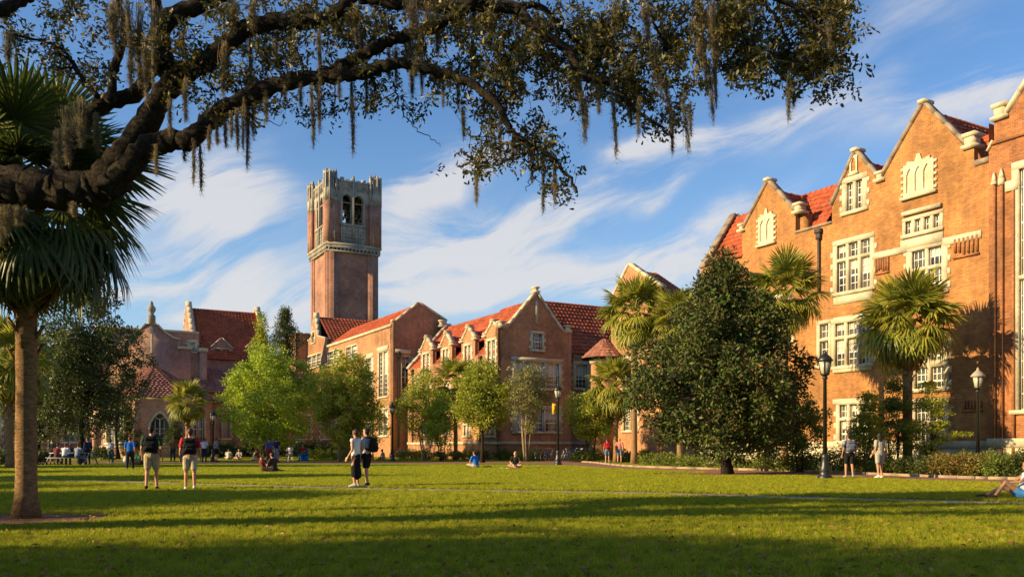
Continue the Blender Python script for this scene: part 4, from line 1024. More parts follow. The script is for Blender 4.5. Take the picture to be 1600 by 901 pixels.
def leaf_obj(name, parent, P_, Nn, size, m, asp=.45, six=False):
    org = np.array(ORG[parent.name])
    v, lo_, stt = leafset(P_-org, Nn, size, asp, six=six)
    me = raw_mesh(name, v, lo_, stt, m); return link(name, me, parent)
def clump_leaves(cen, rad, per, out=.6, flat=.8):
    """leaves scattered through small clumps: position and direction arrays"""
    n = len(cen); c = np.repeat(cen, per, 0); r = np.repeat(rad, per)[:, None]
    d = rng.normal(size=(n*per, 3)); d /= np.linalg.norm(d, axis=1)[:, None]
    rr = rng.random((n*per, 1))**.45
    p = c+d*r*rr*np.array([1, 1, flat])
    nn = d*out+rng.normal(size=d.shape)*.6
    return p, nn
def crown_points(n, c, rx, rz_, shape='round', shell=.35, base=0):
    out = []
    ph = rng.random(8)*6.28
    while len(out) < n:
        d = rng.normal(size=3); d /= np.linalg.norm(d); r = rng.random()**shell
        p = d*r
        z = p[2]
        if shape == 'cone': k_ = (1-z)/2*1.5+.06; k_ = min(k_, 1.05)*(1 if z > -.8 else .85)
        elif shape == 'magnolia': k_ = (1.08 if z < -.3 else 1.08-.66*(z+.3))*(1+.13*math.sin(4*math.atan2(p[1], p[0])+6*z+ph[5]))
        elif shape == 'egg': k_ = 1.1 if z < 0 else 1.05-.35*z
        elif shape == 'umbrella': k_ = 1.0 if z > -.2 else .75
        else: k_ = 1
        a = math.atan2(p[1], p[0]); k_ *= 1+.16*math.sin(2*a+ph[0]+2*z)+.12*math.sin(3*a+ph[1]+4*z)+.1*math.sin(5*a+ph[2]-5*z)
        out.append((c[0]+p[0]*rx*k_, c[1]+p[1]*rx*k_, c[2]+z*rz_*(1+.06*math.sin(3*a+ph[3]))))
    return np.array(out)
def limb_pts(a, b, sag=.1, n=5, wob=.12):
    a, b = Vector(a), Vector(b); L_ = (b-a).length; out = []
    w = Vector(rng.normal(size=3)*L_*wob)
    for i in range(n):
        t = i/(n-1); out.append(a.lerp(b, t)+w*math.sin(math.pi*t)*.6+Vector((0, 0, 1))*L_*sag*math.sin(math.pi*t))
    return out
def tree(name, x, y, h, rx, label, group=None, cat='tree', crown_z=None, rz_=None, shape='round', clumps=120, per=70, crad=.5, leaf=.16, m=LF_LIME, tr=.13, bark=BARK, stems=1, shell=.35, limbs=26, asp=.45, out=.6, flat=.8, lean=0, trunk_top=.75, twigs=True):
    T = thing(name, (x, y, 0), label, cat, group)
    rz_ = rz_ or h*.4; cz = crown_z or h-rz_
    c = np.array((x+lean, y, cz))
    cp_ = crown_points(clumps, c, rx, rz_, shape, shell)
    rad = crad*(.6+.8*rng.random(clumps)); per = int(per*(1 if m is LF_MAG else 1.9)); leaf *= 1.0 if m is LF_MAG else 1.08
    p, nn = clump_leaves(cp_, rad, per, out, flat)
    p[:, 2] = np.maximum(p[:, 2], .06)
    if m is LF_MAG: kp = p[:, 2] > .55+.25*np.sin(p[:, 0]*3)+.15*np.sin(p[:, 1]*4); p, nn = p[kp], nn[kp]
    tb_ = MB(); tops = []
    for s in range(stems):
        ang = s/max(1, stems)*6.28+.5; sp = .0 if stems == 1 else .28
        top = (x+lean*.8+math.cos(ang)*sp*rx*1.2, y+math.sin(ang)*sp*rx*1.2, cz+rz_*(trunk_top-.3 if stems == 1 else .1))
        pts = limb_pts((x+math.cos(ang)*.12*(stems > 1), y+math.sin(ang)*.12*(stems > 1), -.1), top, 0, 7, .03)
        rr = [tr*(1.5 if i == 0 else 1)*(1-.13*i)/(1 if stems == 1 else 1.6) for i in range(7)]
        tb_.tube(pts, rr, 9, jit=.12); tops.append((pts, rr))
    tb_.build('trunk', bark, T, smooth=True)
    lb = MB()
    for i in rng.choice(clumps, min(limbs, clumps), replace=False):
        pts, rr = tops[int(rng.integers(stems))]; q = Vector(cp_[i])
        j = int(rng.integers(2, 6)); s0_ = pts[j]
        lb.tube(limb_pts(s0_, q, .06, 4, .08), [rr[j]*.45, rr[j]*.32, rr[j]*.2, .012], 5, cap=False)
    lb_o = lb.build('branch', bark, T, smooth=True)
    if lb_o: tag(lb_o, kind='stuff')
    cr = leaf_obj('crown', T, p, nn, leaf, m, asp); tag(cr, kind='stuff')
    return T

# ---- fan palms
def frond_mesh(name, m, nl=30, petiole=.95, ll=.95, spread=125, droop=.55, seg=3, wide=.034):
    v = []; f = []
    def q4(a, b, c, d): i = len(v); v.extend([a, b, c, d]); f.append((i, i+1, i+2, i+3))
    pl = petiole
    for i in range(4):
        t0, t1 = i/4, (i+1)/4; z0, z1 = -.1*t0*t0*pl, -.1*t1*t1*pl; w_ = .022-.008*t0
        q4((pl*t0, -w_, z0), (pl*t0, w_, z0), (pl*t1, w_*.8, z1), (pl*t1, -w_*.8, z1))
    for i in range(nl):
        u = (i+.5)/nl*2-1; a = R(spread)*u+random.uniform(-.03, .03)
        L_ = ll*(1.0-.32*abs(u)**1.5)*random.uniform(.88, 1.08); dr = droop*random.uniform(.7, 1.4)
        fold = .12*(1 if i % 2 else -1)
        pts = []
        for s in range(seg+1):
            t = s/seg; r_ = L_*t*(1-.12*dr*t*t)
            z = -.1*pl-dr*L_*t*t*.62+.10*math.cos(a)*t*L_*.3-abs(u)*.12*t*L_
            w_ = wide*(.55+1.3*t*(1-t)*1.6) if s < seg else .003
            pts.append((pl+r_*math.cos(a), r_*math.sin(a), z, w_))
        nx, ny = -math.sin(a), math.cos(a)
        for p, q in zip(pts, pts[1:]):
            # folded leaflet: two faces meeting at a raised midrib
            for sg in (-1, 1):
                q4((p[0], p[1], p[2]+p[3]*.25), (p[0]+sg*nx*p[3], p[1]+sg*ny*p[3], p[2]-p[3]*.25), (q[0]+sg*nx*q[3], q[1]+sg*ny*q[3], q[2]-q[3]*.25), (q[0], q[1], q[2]+q[3]*.25))
    loops = [i for t in f for i in t]; starts = list(range(0, len(f)*4, 4))
    return raw_mesh(name, v, loops, starts, m)
FR_G = [frond_mesh('frond', LF_PALM, droop=d) for d in (.35, .6, .95)]
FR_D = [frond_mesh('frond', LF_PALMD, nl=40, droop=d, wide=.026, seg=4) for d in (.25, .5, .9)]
FR_B = [frond_mesh('frond', LF_DEAD, nl=22, droop=1.5, ll=.7, spread=95, wide=.03) for _ in range(2)]
def palm(x, y, h, rad, label, tr=.17, n=46, dead=12, meshes=None, lean=0, squash=1.0, full=0, name='fan_palm'):
    T = thing(name, (x, y, 0), label, 'palm tree')
    meshes = meshes or FR_G; hb_ = h-rad*.25
    m = MB(); pts = []; rr = []; nn = 14
    for i in range(nn):
        t = i/(nn-1); pts.append((x+lean*math.sin(t*1.5), y, t*hb_)); rr.append(tr*(1.45 if i == 0 else 1.12 if i == 1 else 1.0 if t < .8 else 1.12)*random.uniform(.97, 1.03))
    m.tube(pts, rr, 14, jit=.06); m.build('trunk', PALMBARK, T, smooth=True)
    # boots: stubs of old leaf bases under the crown
    b = MB()
    for i in range(26):
        a = i*2.4; z = hb_-.05-i*.045*rad; px_ = x+lean*math.sin(1.5*z/hb_)
        b.beam((px_+math.cos(a)*tr*.9, y+math.sin(a)*tr*.9, z), (px_+math.cos(a)*tr*1.75, y+math.sin(a)*tr*1.75, z+.22), .09, .03)
    tag(b.build('leaf_base', PALMBARK, T), kind='stuff')
    sc = rad/1.9
    for i in range(n+dead):
        isd = i >= n
        if not isd:
            t = i/n; el_ = R(84-138*t**.85+random.uniform(-9, 9)); az_ = i*2.39996+random.uniform(-.25, .25)
        else: el_ = R(random.uniform(-82, -55)); az_ = random.uniform(0, 6.28)
        me = random.choice(FR_B) if isd else meshes[0 if el_ > .7 else 1 if el_ > 0 else 2]
        o = link('frond', me, T)
        k_ = sc*random.uniform(.85, 1.12)*(.8 if isd else 1)
        o.location = (lean*math.sin(1.5)+math.cos(az_)*tr*.5, math.sin(az_)*tr*.5, hb_+.1*sc*math.sin(el_)+(.25*sc if not isd else -.1*sc))
        o.rotation_euler = (random.uniform(-.25, .25), -el_, az_); o.scale = (k_, k_, k_*squash)
    return T
def at(px, Y): return (px-800)/F_PX*Y
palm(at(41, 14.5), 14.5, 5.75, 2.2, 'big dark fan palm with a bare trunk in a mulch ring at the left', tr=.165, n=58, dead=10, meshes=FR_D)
palm(at(15, 45), 45, 6.0, 2.5, 'half-shaded fan palm standing behind the big left palm trunk', n=44)
palm(at(293, 72), 72, 5.2, 2.0, 'short round-crowned fan palm in front of the arched bay of the pink hall', n=44, dead=8)
palm(at(712, 72), 72, 6.9, 2.3, 'slim fan palm among the light trees before the dormer gables', n=38)
palm(at(962, 62), 62, 5.9, 2.4, 'shorter golden fan palm beside the two people in red', n=46)
palm(at(991, 58), 58, 10.6, 2.7, 'tallest fan palm, golden crowned, left of the magnolia', n=52, dead=14, tr=.2)
palm(at(1226, 43), 43, 9.1, 2.3, 'fan palm rising behind the right side of the magnolia', n=52)
palm(at(1418, 38.7), 38.7, 7.2, 2.45, 'fan palm in front of the sunlit hall casting its shadow on the brick', tr=.21, n=72, dead=34)
palm(at(1062, 56), 56, 9.8, 2.4, 'fan palm almost hidden behind the left side of the magnolia', n=36)

# ---- trees
tree('magnolia_tree', 9.2, 36.4, 9.6, 3.3, 'broad dark glossy magnolia growing from a mulch ring in the lawn', crown_z=4.95, rz_=4.45, shape='magnolia', clumps=900, per=60, crad=.42, leaf=.2, m=LF_MAG, tr=.2, shell=.25, limbs=70, asp=.42, out=.9, lean=-.25)
tree('young_tree', at(421, 68), 68, 9.4, 3.75, 'lime green round tree, largest of the light green trees', crown_z=5.0, rz_=4.1, shape='egg', clumps=330, per=50, crad=.55, leaf=.2, m=LF_LIME, tr=.16, bark=BARKL, shell=.3, limbs=40)
tree('slender_tree', at(409, 80), 80, 14.2, 1.5, 'thin pale green tree rising behind the lime green tree', crown_z=9, rz_=5.2, shape='cone', clumps=90, per=34, crad=.5, leaf=.2, m=LF_OLIVE, tr=.13, bark=BARKL)
tree('young_tree', at(531, 64.5), 64.5, 7.6, 2.55, 'yellow green tree left of the library wing windows', crown_z=4.7, rz_=3.4, clumps=210, per=46, crad=.5, leaf=.2, m=LF_OLIVE, tr=.12, bark=BARKL, shell=.35, limbs=40, lean=.2)
tree('young_tree', at(582, 74), 74, 5.6, 1.3, 'small sparse tree before the tall narrow window bay', crown_z=3.6, rz_=2.2, clumps=44, per=30, crad=.5, leaf=.18, m=LF_OLIVE, tr=.08, bark=BARKL)
tree('young_tree', at(664, 70), 70, 7.4, 2.2, 'airy yellow green tree left of the slim palm', crown_z=4.4, rz_=3.0, clumps=130, per=34, crad=.5, leaf=.19, m=LF_OLIVE, tr=.1, bark=BARKL, stems=3)
tree('young_tree', at(690, 68), 68, 5.4, 1.7, 'low bushy light green tree under the slim palm', crown_z=3.1, rz_=2.2, clumps=90, per=40, crad=.45, leaf=.17, m=LF_LIME, tr=.08, stems=3)
tree('dark_trunk_tree', at(754, 61), 61, 7.2, 2.0, 'green tree with a dark straight trunk behind the man in blue', crown_z=4.7, rz_=2.6, clumps=170, per=42, crad=.45, leaf=.18, m=LF_OLIVE, tr=.13, bark=BARK, shell=.35)
tree('crape_myrtle', at(822, 66), 66, 7.6, 1.75, 'pale leaved crape myrtle with smooth pale stems before the front gable', crown_z=5.0, rz_=2.7, clumps=120, per=32, crad=.45, leaf=.17, m=LF_PALE, tr=.13, bark=BARKL, stems=4, trunk_top=.6)
tree('small_tree', at(925, 63), 63, 5.3, 2.15, 'low spreading dark green tree left of the golden palm', crown_z=3.4, rz_=1.8, clumps=150, per=44, crad=.45, leaf=.16, m=LF_OLIVE, tr=.1, stems=2, shape='umbrella')
tree('oak_tree', at(128, 58), 58, 12.4, 3.6, 'tall dark spreading oak in front of the pink hall at the left', crown_z=7.0, rz_=5.4, clumps=330, per=50, crad=.6, leaf=.2, m=LF_DARK, tr=.22, shell=.4, limbs=50)
tree('oak_tree', at(60, 63), 63, 10.2, 3.6, 'dark oak behind the left palm trunk', crown_z=5.6, rz_=4.2, clumps=240, per=46, crad=.6, leaf=.2, m=LF_DARK, tr=.2)
tree('oak_tree', at(185, 76), 76, 7.6, 1.9, 'narrow dark tree left of the pink hall bay', crown_z=5.6, rz_=2.6, clumps=80, per=36, crad=.5, leaf=.18, m=LF_DARK, tr=.16)
tree('pine_tree', at(446, 108), 108, 18.6, 1.9, 'lone dark pine top standing behind the lime green tree', crown_z=15, rz_=3.7, shape='cone', clumps=100, per=34, crad=.6, leaf=.32, m=LF_DARK, tr=.2, asp=.25)
tree('juniper', at(201, 79), 79, 4.6, 1.0, 'narrow dark evergreen between the two bay windows of the pink hall', crown_z=2.4, rz_=2.3, shape='cone', clumps=70, per=50, crad=.3, leaf=.13, m=LF_DARK, tr=.08)
tree('juniper', at(273, 82), 82, 4.3, 1.0, 'narrow dark evergreen right of the arched bay window', crown_z=2.2, rz_=2.1, shape='cone', clumps=60, per=50, crad=.3, leaf=.13, m=LF_DARK, tr=.08)
for px, Y, h, rx, lab in ((1357, 37.2, 3.9, .75, 'slim layered young tree left of the sunlit palm, behind the two walkers'), (1398, 38.2, 4.6, 1.0, 'layered young tree just left of the sunlit palm trunk'), (1452, 37.6, 4.4, 1.35, 'layered spreading young tree right of the sunlit palm trunk')):
    tree('young_cedar', at(px, Y), Y, h, rx, lab, group='young layered trees against the sunlit hall', crown_z=h*.55, rz_=h*.43, shape='cone', clumps=70, per=60, crad=.36, leaf=.095, m=LF_OLIVE if px != 1398 else LF_SHRUB, tr=.06, stems=3, flat=.28, out=.9, limbs=50, trunk_top=.9)
tree('small_tree', at(1195, 40.5), 40.5, 3.6, 1.5, 'light green bushy sapling behind the lamp post and magnolia', crown_z=2.0, rz_=1.5, clumps=90, per=40, crad=.35, leaf=.14, m=LF_SHRUB, tr=.06, stems=3)
tree('small_tree', at(1250, 39.5), 39.5, 3.8, 1.2, 'bushy sapling just left of the tall lamp post', crown_z=2.3, rz_=1.5, clumps=80, per=40, crad=.35, leaf=.14, m=LF_SHRUB, tr=.06, stems=3)
# trees further back and on the left edge of the quad (their shade reaches the lawn); two behind the viewer are added to block sky light
for x, y, h, rx, lab in ((-13, -3.5, 8, 3.2, 'smaller quad edge oak just behind the viewer'), (7, -11, 12, 6, 'unseen tall oak added straight behind the viewer to block sky light'), (19, -8, 11, 5, 'unseen oak added behind the viewer on the right to block sky light'), (-58, 100, 13, 6, 'distant oak beyond the far left range'), (-74, 96, 14, 7, 'distant broad oak at the far left edge'), (-33, 12, 10.5, 3.4, 'quad edge oak out to the left of the lawn, nearest row'),
                         (-38, 17.5, 9.2, 2.3, 'slender quad edge oak left of the lawn'), (-36, 24.5, 11, 2.4, 'quad edge oak left of the thin path'), (-45, 31, 9, 2.2, 'quad edge oak beyond the thin path'), (-40, 6, 12, 4, 'quad edge oak far out to the left behind the viewer'), (-20, -.5, 9.5, 4.6, 'broad quad edge oak close behind the viewer on the left'), (-28, -1.5, 12.5, 5.2, 'tall quad edge oak behind the viewer on the left'), (-36, 44, 8, 2.6, 'quad edge oak near the picnic table')):
    tree('oak_tree', x, y, h, rx, lab, crown_z=h*.6, rz_=h*.38, clumps=260, per=50, crad=.9, leaf=.34, m=LF_DARK, tr=.3, shell=.5, limbs=24)

# ---- shrubs and hedges
def shrub(x, y, rx, ry, h, label, m=LF_SHRUB, leaf=.1, n=None, group=None, name='shrub', cat='shrub', sy=1):
    T = thing(name, (x, y, 0), label, cat, group)
    n = n or int(34*rx*ry*h+14)
    a = rng.random(n)*6.283; r = np.sqrt(rng.random(n)); z = h*(.15+.75*rng.random(n)*(1-.45*r**2))
    c = np.stack([x+rx*r*np.cos(a), y+ry*r*np.sin(a), z], 1)
    p, nn = clump_leaves(c, .24*(.7+.6*rng.random(n)), 60, 1.0, .9); p[:, 2] = np.maximum(p[:, 2], .03)
    o = leaf_obj('foliage', T, p, nn, leaf, m); tag(o, kind='stuff')
    st_ = MB()
    for i in range(6): st_.tube(limb_pts((x+rng.normal()*rx*.2, y+rng.normal()*ry*.2, 0), c[int(rng.integers(n))], .05, 4), [.02, .016, .012, .006], 4, cap=False)
    tag(st_.build('stem', BARK, T), kind='stuff'); return T
hx = 'clipped hedge clumps along the far lawn edge'
for i, px in enumerate((492, 520, 548, 640, 668, 700, 728, 760, 790, 830, 1010)):
    Y = 73+1.5*math.sin(i*2.1)-(4 if px > 800 else 0)
    shrub(at(px, Y), Y, 1.15, .9, .95, 'low rounded green hedge clump '+('left of the yellow green tree trunk', 'right of the yellow green tree trunk', 'left of the library lamp post', 'under the airy yellow green tree', 'left of the slim palm trunk', 'right of the slim palm trunk', 'at the left corner of the front gable', 'left of the dark straight trunk', 'right of the dark straight trunk', 'right of the crape myrtle', 'right of the tallest palm')[i], n=36, leaf=.13, m=LF_SHRUB if i % 3 else LF_OLIVE, group=hx, name='hedge', cat='hedge')
for px, Y, rx, h, lab in ((350, 84, 2.6, 1.6, 'dark hedge mass under the lime green tree, left part'), (430, 84, 3.2, 2.2, 'dark hedge mass directly behind the lime green tree trunk'), (500, 82, 2.6, 2.0, 'dark hedge mass between the lime and the yellow green trees')):
    shrub(at(px, Y), Y, rx, 1.2, h, lab, m=LF_DARK, leaf=.2, n=110, name='hedge', cat='hedge')
for px, Y, rx, h, lab in ((915, 63, 1.3, .8, 'dark low hedge right of the parked bicycles'), (1050, 52, 1.1, .8, 'green hedge clump left of the magnolia trunk'), (1100, 47.5, 1.6, .75, 'low shrub behind the left of the magnolia'), (1176, 43, 1.7, .8, 'low green shrub behind the magnolia trunk'), (1225, 41, 1.5, .9, 'green shrub at the foot of the hidden palm'), (1262, 40, 1.1, .95, 'leafy shrub just left of the tall lamp post'), (1308, 38.5, .9, 1.2, 'dull leaved shrub behind the walker in dark shorts'), (30, 52, 1.6, 1.2, 'dark shrub behind the left palm trunk'), (160, 70, .9, 1.2, 'light green shrub beside the bay of the pink hall'), (-10, 55, 2, 1.3, 'dark shrub at the left edge'), (978, 64, 1.0, .8, 'bright shrub between the golden and tall palms'), (1015, 55, .9, .75, 'bright shrub right of the tall palm trunk'), (55, 66, 1.6, 1.0, 'shrub behind the picnic table')):
    shrub(at(px, Y), Y, rx, .8, h, lab, m=LF_SHRUB if px > 900 else LF_DARK, leaf=.11 if px > 1000 else .15)
for px, Y, rx, h, mm, lab in ((1345, 38.2, .9, 1.3, LF_RED, 'reddish shrub between the two walkers'), (1385, 36.4, .85, 1.05, LF_SHRUB, 'bright green shrub right behind the walker in grey'), (1448, 35, 1.0, 1.0, LF_DARK, 'dark green shrub right of the sunlit palm trunk'), (1487, 34.2, .9, 1.0, LF_RED, 'reddish arching shrub left of the far lamp post'), (1524, 33.3, 1.0, 1.05, LF_RED, 'rusty arching shrub below the far lamp post'), (1562, 32.6, .95, 1.1, LF_SHRUB, 'yellow green arching shrub right of the far lamp post'), (1600, 32, .95, 1.05, LF_DARK, 'dark green shrub behind the seated girl'), (1640, 31.5, 1.0, 1.1, LF_RED, 'reddish shrub beyond the right edge'), (1505, 35.6, 1.0, 1.1, LF_SHRUB, 'green shrub against the stone base of the hall')):
    shrub(at(px, Y), Y, rx, .8, h, lab, m=mm, leaf=.1, n=60)

# ================================================================== THE LIVE OAK OVERHEAD
OY = 11.0
oak = thing('live_oak', (-10.2, 11.8, 0), 'huge mossy live oak whose dark limbs arch across the top of the picture', 'tree')
m = MB(); m.tube([(-10.4, 11.9, -.2), (-10.2, 11.8, .8), (-9.9, 11.6, 2.4), (-9.5, 11.4, 3.6), (-8.6, 11.2, 4.4), (-7.4, 11.1, 4.75)], [1.0, .72, .6, .55, .42, .34], 18, jit=.08); m.tube([(-9.7, 11.5, 3.0), (-10.4, 11.4, 5), (-10.2, 11.0, 7.4), (-9.2, 10.6, 9.2)], [.5, .4, .28, .12], 12, jit=.08); m.tube([(-9.6, 11.5, 3.2), (-11.6, 12.6, 5), (-13.4, 13.2, 7.2)], [.45, .3, .12], 10, jit=.08); m.build('trunk', BARK, oak, smooth=True)
LIMBS = {}
def limb(key, pts, r0, r1, Y0=OY, Y1=OY, n=8, bumpy=.05):
    pp = [P(px, y, Y0+(Y1-Y0)*i/(len(pts)-1)) for i, (px, y) in enumerate(pts)]
    sm_ = []
    for i in range(len(pp)-1):
        a, b, c, d = pp[max(i-1, 0)], pp[i], pp[i+1], pp[min(i+2, len(pp)-1)]
        for j in range(n): t = j/n; sm_.append(.5*((2*b)+(c-a)*t+(2*a-5*b+4*c-d)*t*t+(3*b-a-3*c+d)*t**3))
    sm_.append(pp[-1]); N_ = len(sm_)
    sm_ = [p+Vector(rng.normal(size=3))*.012 for p in sm_]
    rr = [(r0+(r1-r0)*(i/(N_-1))**.8)*(1+.05*math.sin(i*.8+r0*9)+.04*math.sin(i*1.7)) for i in range(N_)]
    m = MB(); m.tube(sm_, rr, 12 if r0 > .05 else 6, jit=bumpy); o = m.build('limb', BARK, oak, smooth=True)
    LIMBS[key] = (o, sm_, rr); return o
limb('M', [(-110, 280), (-60, 288), (0, 290), (60, 293), (110, 297), (160, 292), (190, 270)], .32, .21)
limb('L1', [(150, 290), (185, 250), (233, 182), (272, 128), (330, 90), (389, 43), (447, 33), (505, 31), (540, 8), (575, -25)], .19, .06, 11, 10.6)
limb('L1t', [(262, 110), (250, 60), (262, 30), (310, 8), (370, -20)], .13, .10, 11.05, 11.3)
limb('L2', [(170, 295), (200, 262), (233, 229), (265, 219), (299, 216), (342, 178), (408, 142), (467, 124), (525, 117), (567, 113), (614, 99), (645, 101), (700, 117), (745, 136), (781, 171), (797, 203), (834, 227), (871, 254), (903, 302)], .165, .016, 10.9, 10.2)
limb('L2b', [(505, 119), (545, 98), (583, 78), (622, 58), (661, 47), (720, 20), (760, -15)], .085, .06, 10.7, 10.7)
limb('L3', [(560, -8), (620, 2), (700, 10), (801, 12), (826, 34), (883, 77), (911, 118), (952, 130), (984, 162), (1013, 187), (1049, 213)], .11, .014, 10.9, 10.4)
limb('L3b', [(815, 10), (845, 12), (891, 53), (930, 72), (990, 80)], .05, .012, 10.8, 10.9)
limb('L4', [(92, 290), (97, 248), (120, 200), (160, 165), (215, 142), (245, 85), (250, 40), (235, -20)], .13, .08, 11.1, 11.3)
limb('L5', [(172, 160), (179, 108), (194, 58), (184, -5)], .06, .04, 10.9)
limb('L6', [(150, 152), (117, 105), (93, 74), (39, 58), (5, 52)], .04, .008, 10.9)
limb('L6b', [(115, 104), (88, 107), (62, 108)], .018, .006, 10.9)
limb('L7', [(-60, 40), (0, 16), (45, -5)], .10, .07, 10.5)
limb('T', [(740, -20), (820, -30), (900, -45), (1000, -50), (1100, -30), (1180, -12), (1250, 15), (1290, 60)], .11, .015, 10.9, 10.6)
limb('T2', [(1100, -30), (1140, 20), (1150, 60), (1190, 95)], .03, .006, 10.7)
limb('T3', [(1180, -12), (1225, 50), (1240, 100), (1290, 130)], .03, .006, 10.6)
limb('T4', [(960, -48), (1000, -5), (1035, 60), (1060, 110)], .035, .006, 10.8)
limb('S1', [(615, 128), (630, 175), (655, 205), (690, 228)][:4], .012, .004, 10.6)
limb('S1b', [(520, 118), (525, 150), (515, 185)], .012, .004, 10.7)
limb('S2', [(775, 160), (760, 220), (748, 280)], .015, .004, 10.5)
limb('S3', [(835, 228), (832, 265), (822, 300)], .012, .004, 10.3)
limb('S4', [(370, 160), (400, 185), (440, 195)], .012, .004, 10.9)
allp = np.array([tuple(p)+(r,) for k_ in LIMBS.values() for p, r in zip(k_[1], k_[2])])
OAKS = [('clump zones: x, y, rx, ry, rosettes')]
zones = [(60, 10, 75, 22, 70), (70, 75, 60, 30, 90), (150, 60, 40, 50, 60), (120, 20, 50, 20, 50), (165, 115, 35, 30, 60), (130, 130, 25, 25, 30),
         (285, 60, 70, 60, 240), (380, 25, 60, 28, 120), (330, 140, 70, 40, 150), (400, 100, 65, 35, 170), (460, 70, 50, 38, 130), (430, 170, 50, 22, 90), (395, 185, 30, 14, 30),
         (545, 55, 60, 40, 220), (500, 15, 60, 18, 100), (530, 165, 32, 28, 60), (610, 150, 35, 30, 70), (590, 30, 40, 30, 80), (645, 175, 25, 25, 30), (700, 20, 80, 30, 150),
         (690, 70, 60, 45, 170), (760, 80, 60, 60, 260), (815, 60, 50, 55, 200), (780, 150, 55, 45, 180), (765, 215, 30, 40, 80), (750, 275, 18, 28, 30),
         (845, 240, 50, 28, 130), (885, 285, 28, 20, 40), (850, 150, 40, 45, 80), (890, 60, 60, 60, 300), (950, 90, 60, 55, 300), (930, 140, 50, 28, 120), (985, 140, 40, 40, 150), (1010, 40, 60, 45, 220),
         (1050, 90, 40, 45, 150), (1030, 190, 35, 22, 60), (1070, 150, 20, 20, 30), (1090, 30, 60, 50, 200), (1150, 70, 50, 50, 190), (1190, 30, 70, 45, 280), (1250, 60, 60, 55, 320), (1290, 40, 45, 60, 260),
         (1215, 115, 50, 30, 130), (1290, 115, 38, 30, 130), (1300, 5, 45, 20, 100), (1175, 110, 40, 22, 60), (700, 130, 40, 25, 50), (450, 10, 40, 15, 40)]
cl = []; tw = MB(); spray = []
for x, y, rx, ry, n in zones:
    # sprays: a few centres per zone, rosettes bunched round each, so the sky shows between
    ns = max(2, int(n/(11 if x < 680 else 8.5))); 
    for _ in range(ns):
        a = rng.random()*6.283; r = rng.random()**.5; u = x+rx*1.05*r*math.cos(a); v = y+ry*1.05*r*math.sin(a)
        c = P(u, v, 11.1+rng.normal()*.45); spray.append(tuple(c)); dv = rng.normal(size=3); dv /= np.linalg.norm(dv)
        for _ in range(int(rng.integers(3, 8))): cl.append(tuple(np.array(c)+dv*rng.uniform(-.2, .2)+rng.normal(size=3)*.055))
cl = np.array(cl)
# a sparser spread above the frame, so the crown goes on out of view; the overhead part is added to dim the foreground
ex = np.stack([rng.uniform(-9.5, 3.5, 900), rng.normal(11.2, 1.2, 900), rng.uniform(7.3, 9.3, 900)], 1)
ex2 = np.stack([rng.uniform(-17, -7.6, 3200), rng.normal(10.8, 2.2, 3200), rng.uniform(3.9, 9.6, 3200)], 1)
ex3 = np.stack([rng.uniform(-12, 9, 4500), rng.uniform(-6, 10.8, 4500), rng.uniform(7.6, 10.2, 4500)], 1)  # unseen canopy over and behind the viewer, added to block sky light
NV = len(cl); cl = np.concatenate([cl, ex, ex2, ex3])
# rosettes: 9 leaves fanned round a twig end
def rosettes(cen, per, size, m, name, parent):
    n = len(cen); ax = rng.normal(size=(n, 3)); ax[:, 2] -= .15; ax /= np.linalg.norm(ax, axis=1)[:, None]
    c = np.repeat(cen, per, 0); A = np.repeat(ax, per, 0)
    d = A*.55+rng.normal(size=(n*per, 3))*.62
    p = c+A*rng.uniform(-.09, .03, (n*per, 1))+rng.normal(size=(n*per, 3))*.035
    o = leaf_obj(name, parent, p, d, size, m, .42, six=True); tag(o, kind='stuff'); return ax
ax_ = rosettes(cl, 12, .072, LF_OAK, 'foliage', oak)
# twigs from the nearest wood to the rosettes
# grow outward: each spray joins the nearest wood or spray that is closer in
spray = np.array(spray); dl = np.array([np.min(np.linalg.norm(allp[:, :3]-q, axis=1)) for q in spray])
nodes = [tuple(p) for p in allp[:, :3]]; nr = list(allp[:, 3])
for i in np.argsort(dl):
    q = spray[i]; d = np.linalg.norm(np.array(nodes)-q, axis=1); j = int(np.argmin(d)); r_ = max(.0035, min(.011, nr[j]*.75))
    if d[j] > .05: tw.tube(limb_pts(nodes[j], q, .04, 5, .1), [r_, r_*.9, r_*.8, r_*.7, r_*.55], 4, cap=False)
    nodes.append(tuple(q)); nr.append(r_*.8)
    near_ = np.where(np.linalg.norm(cl[:NV]-q, axis=1) < .33)[0]
    for k_ in near_[:5]: tw.tube(limb_pts(q, cl[k_], .03, 3, .08), [.004, .003, .002], 3, cap=False)
tag(tw.build('twig', BARK, oak), kind='stuff')
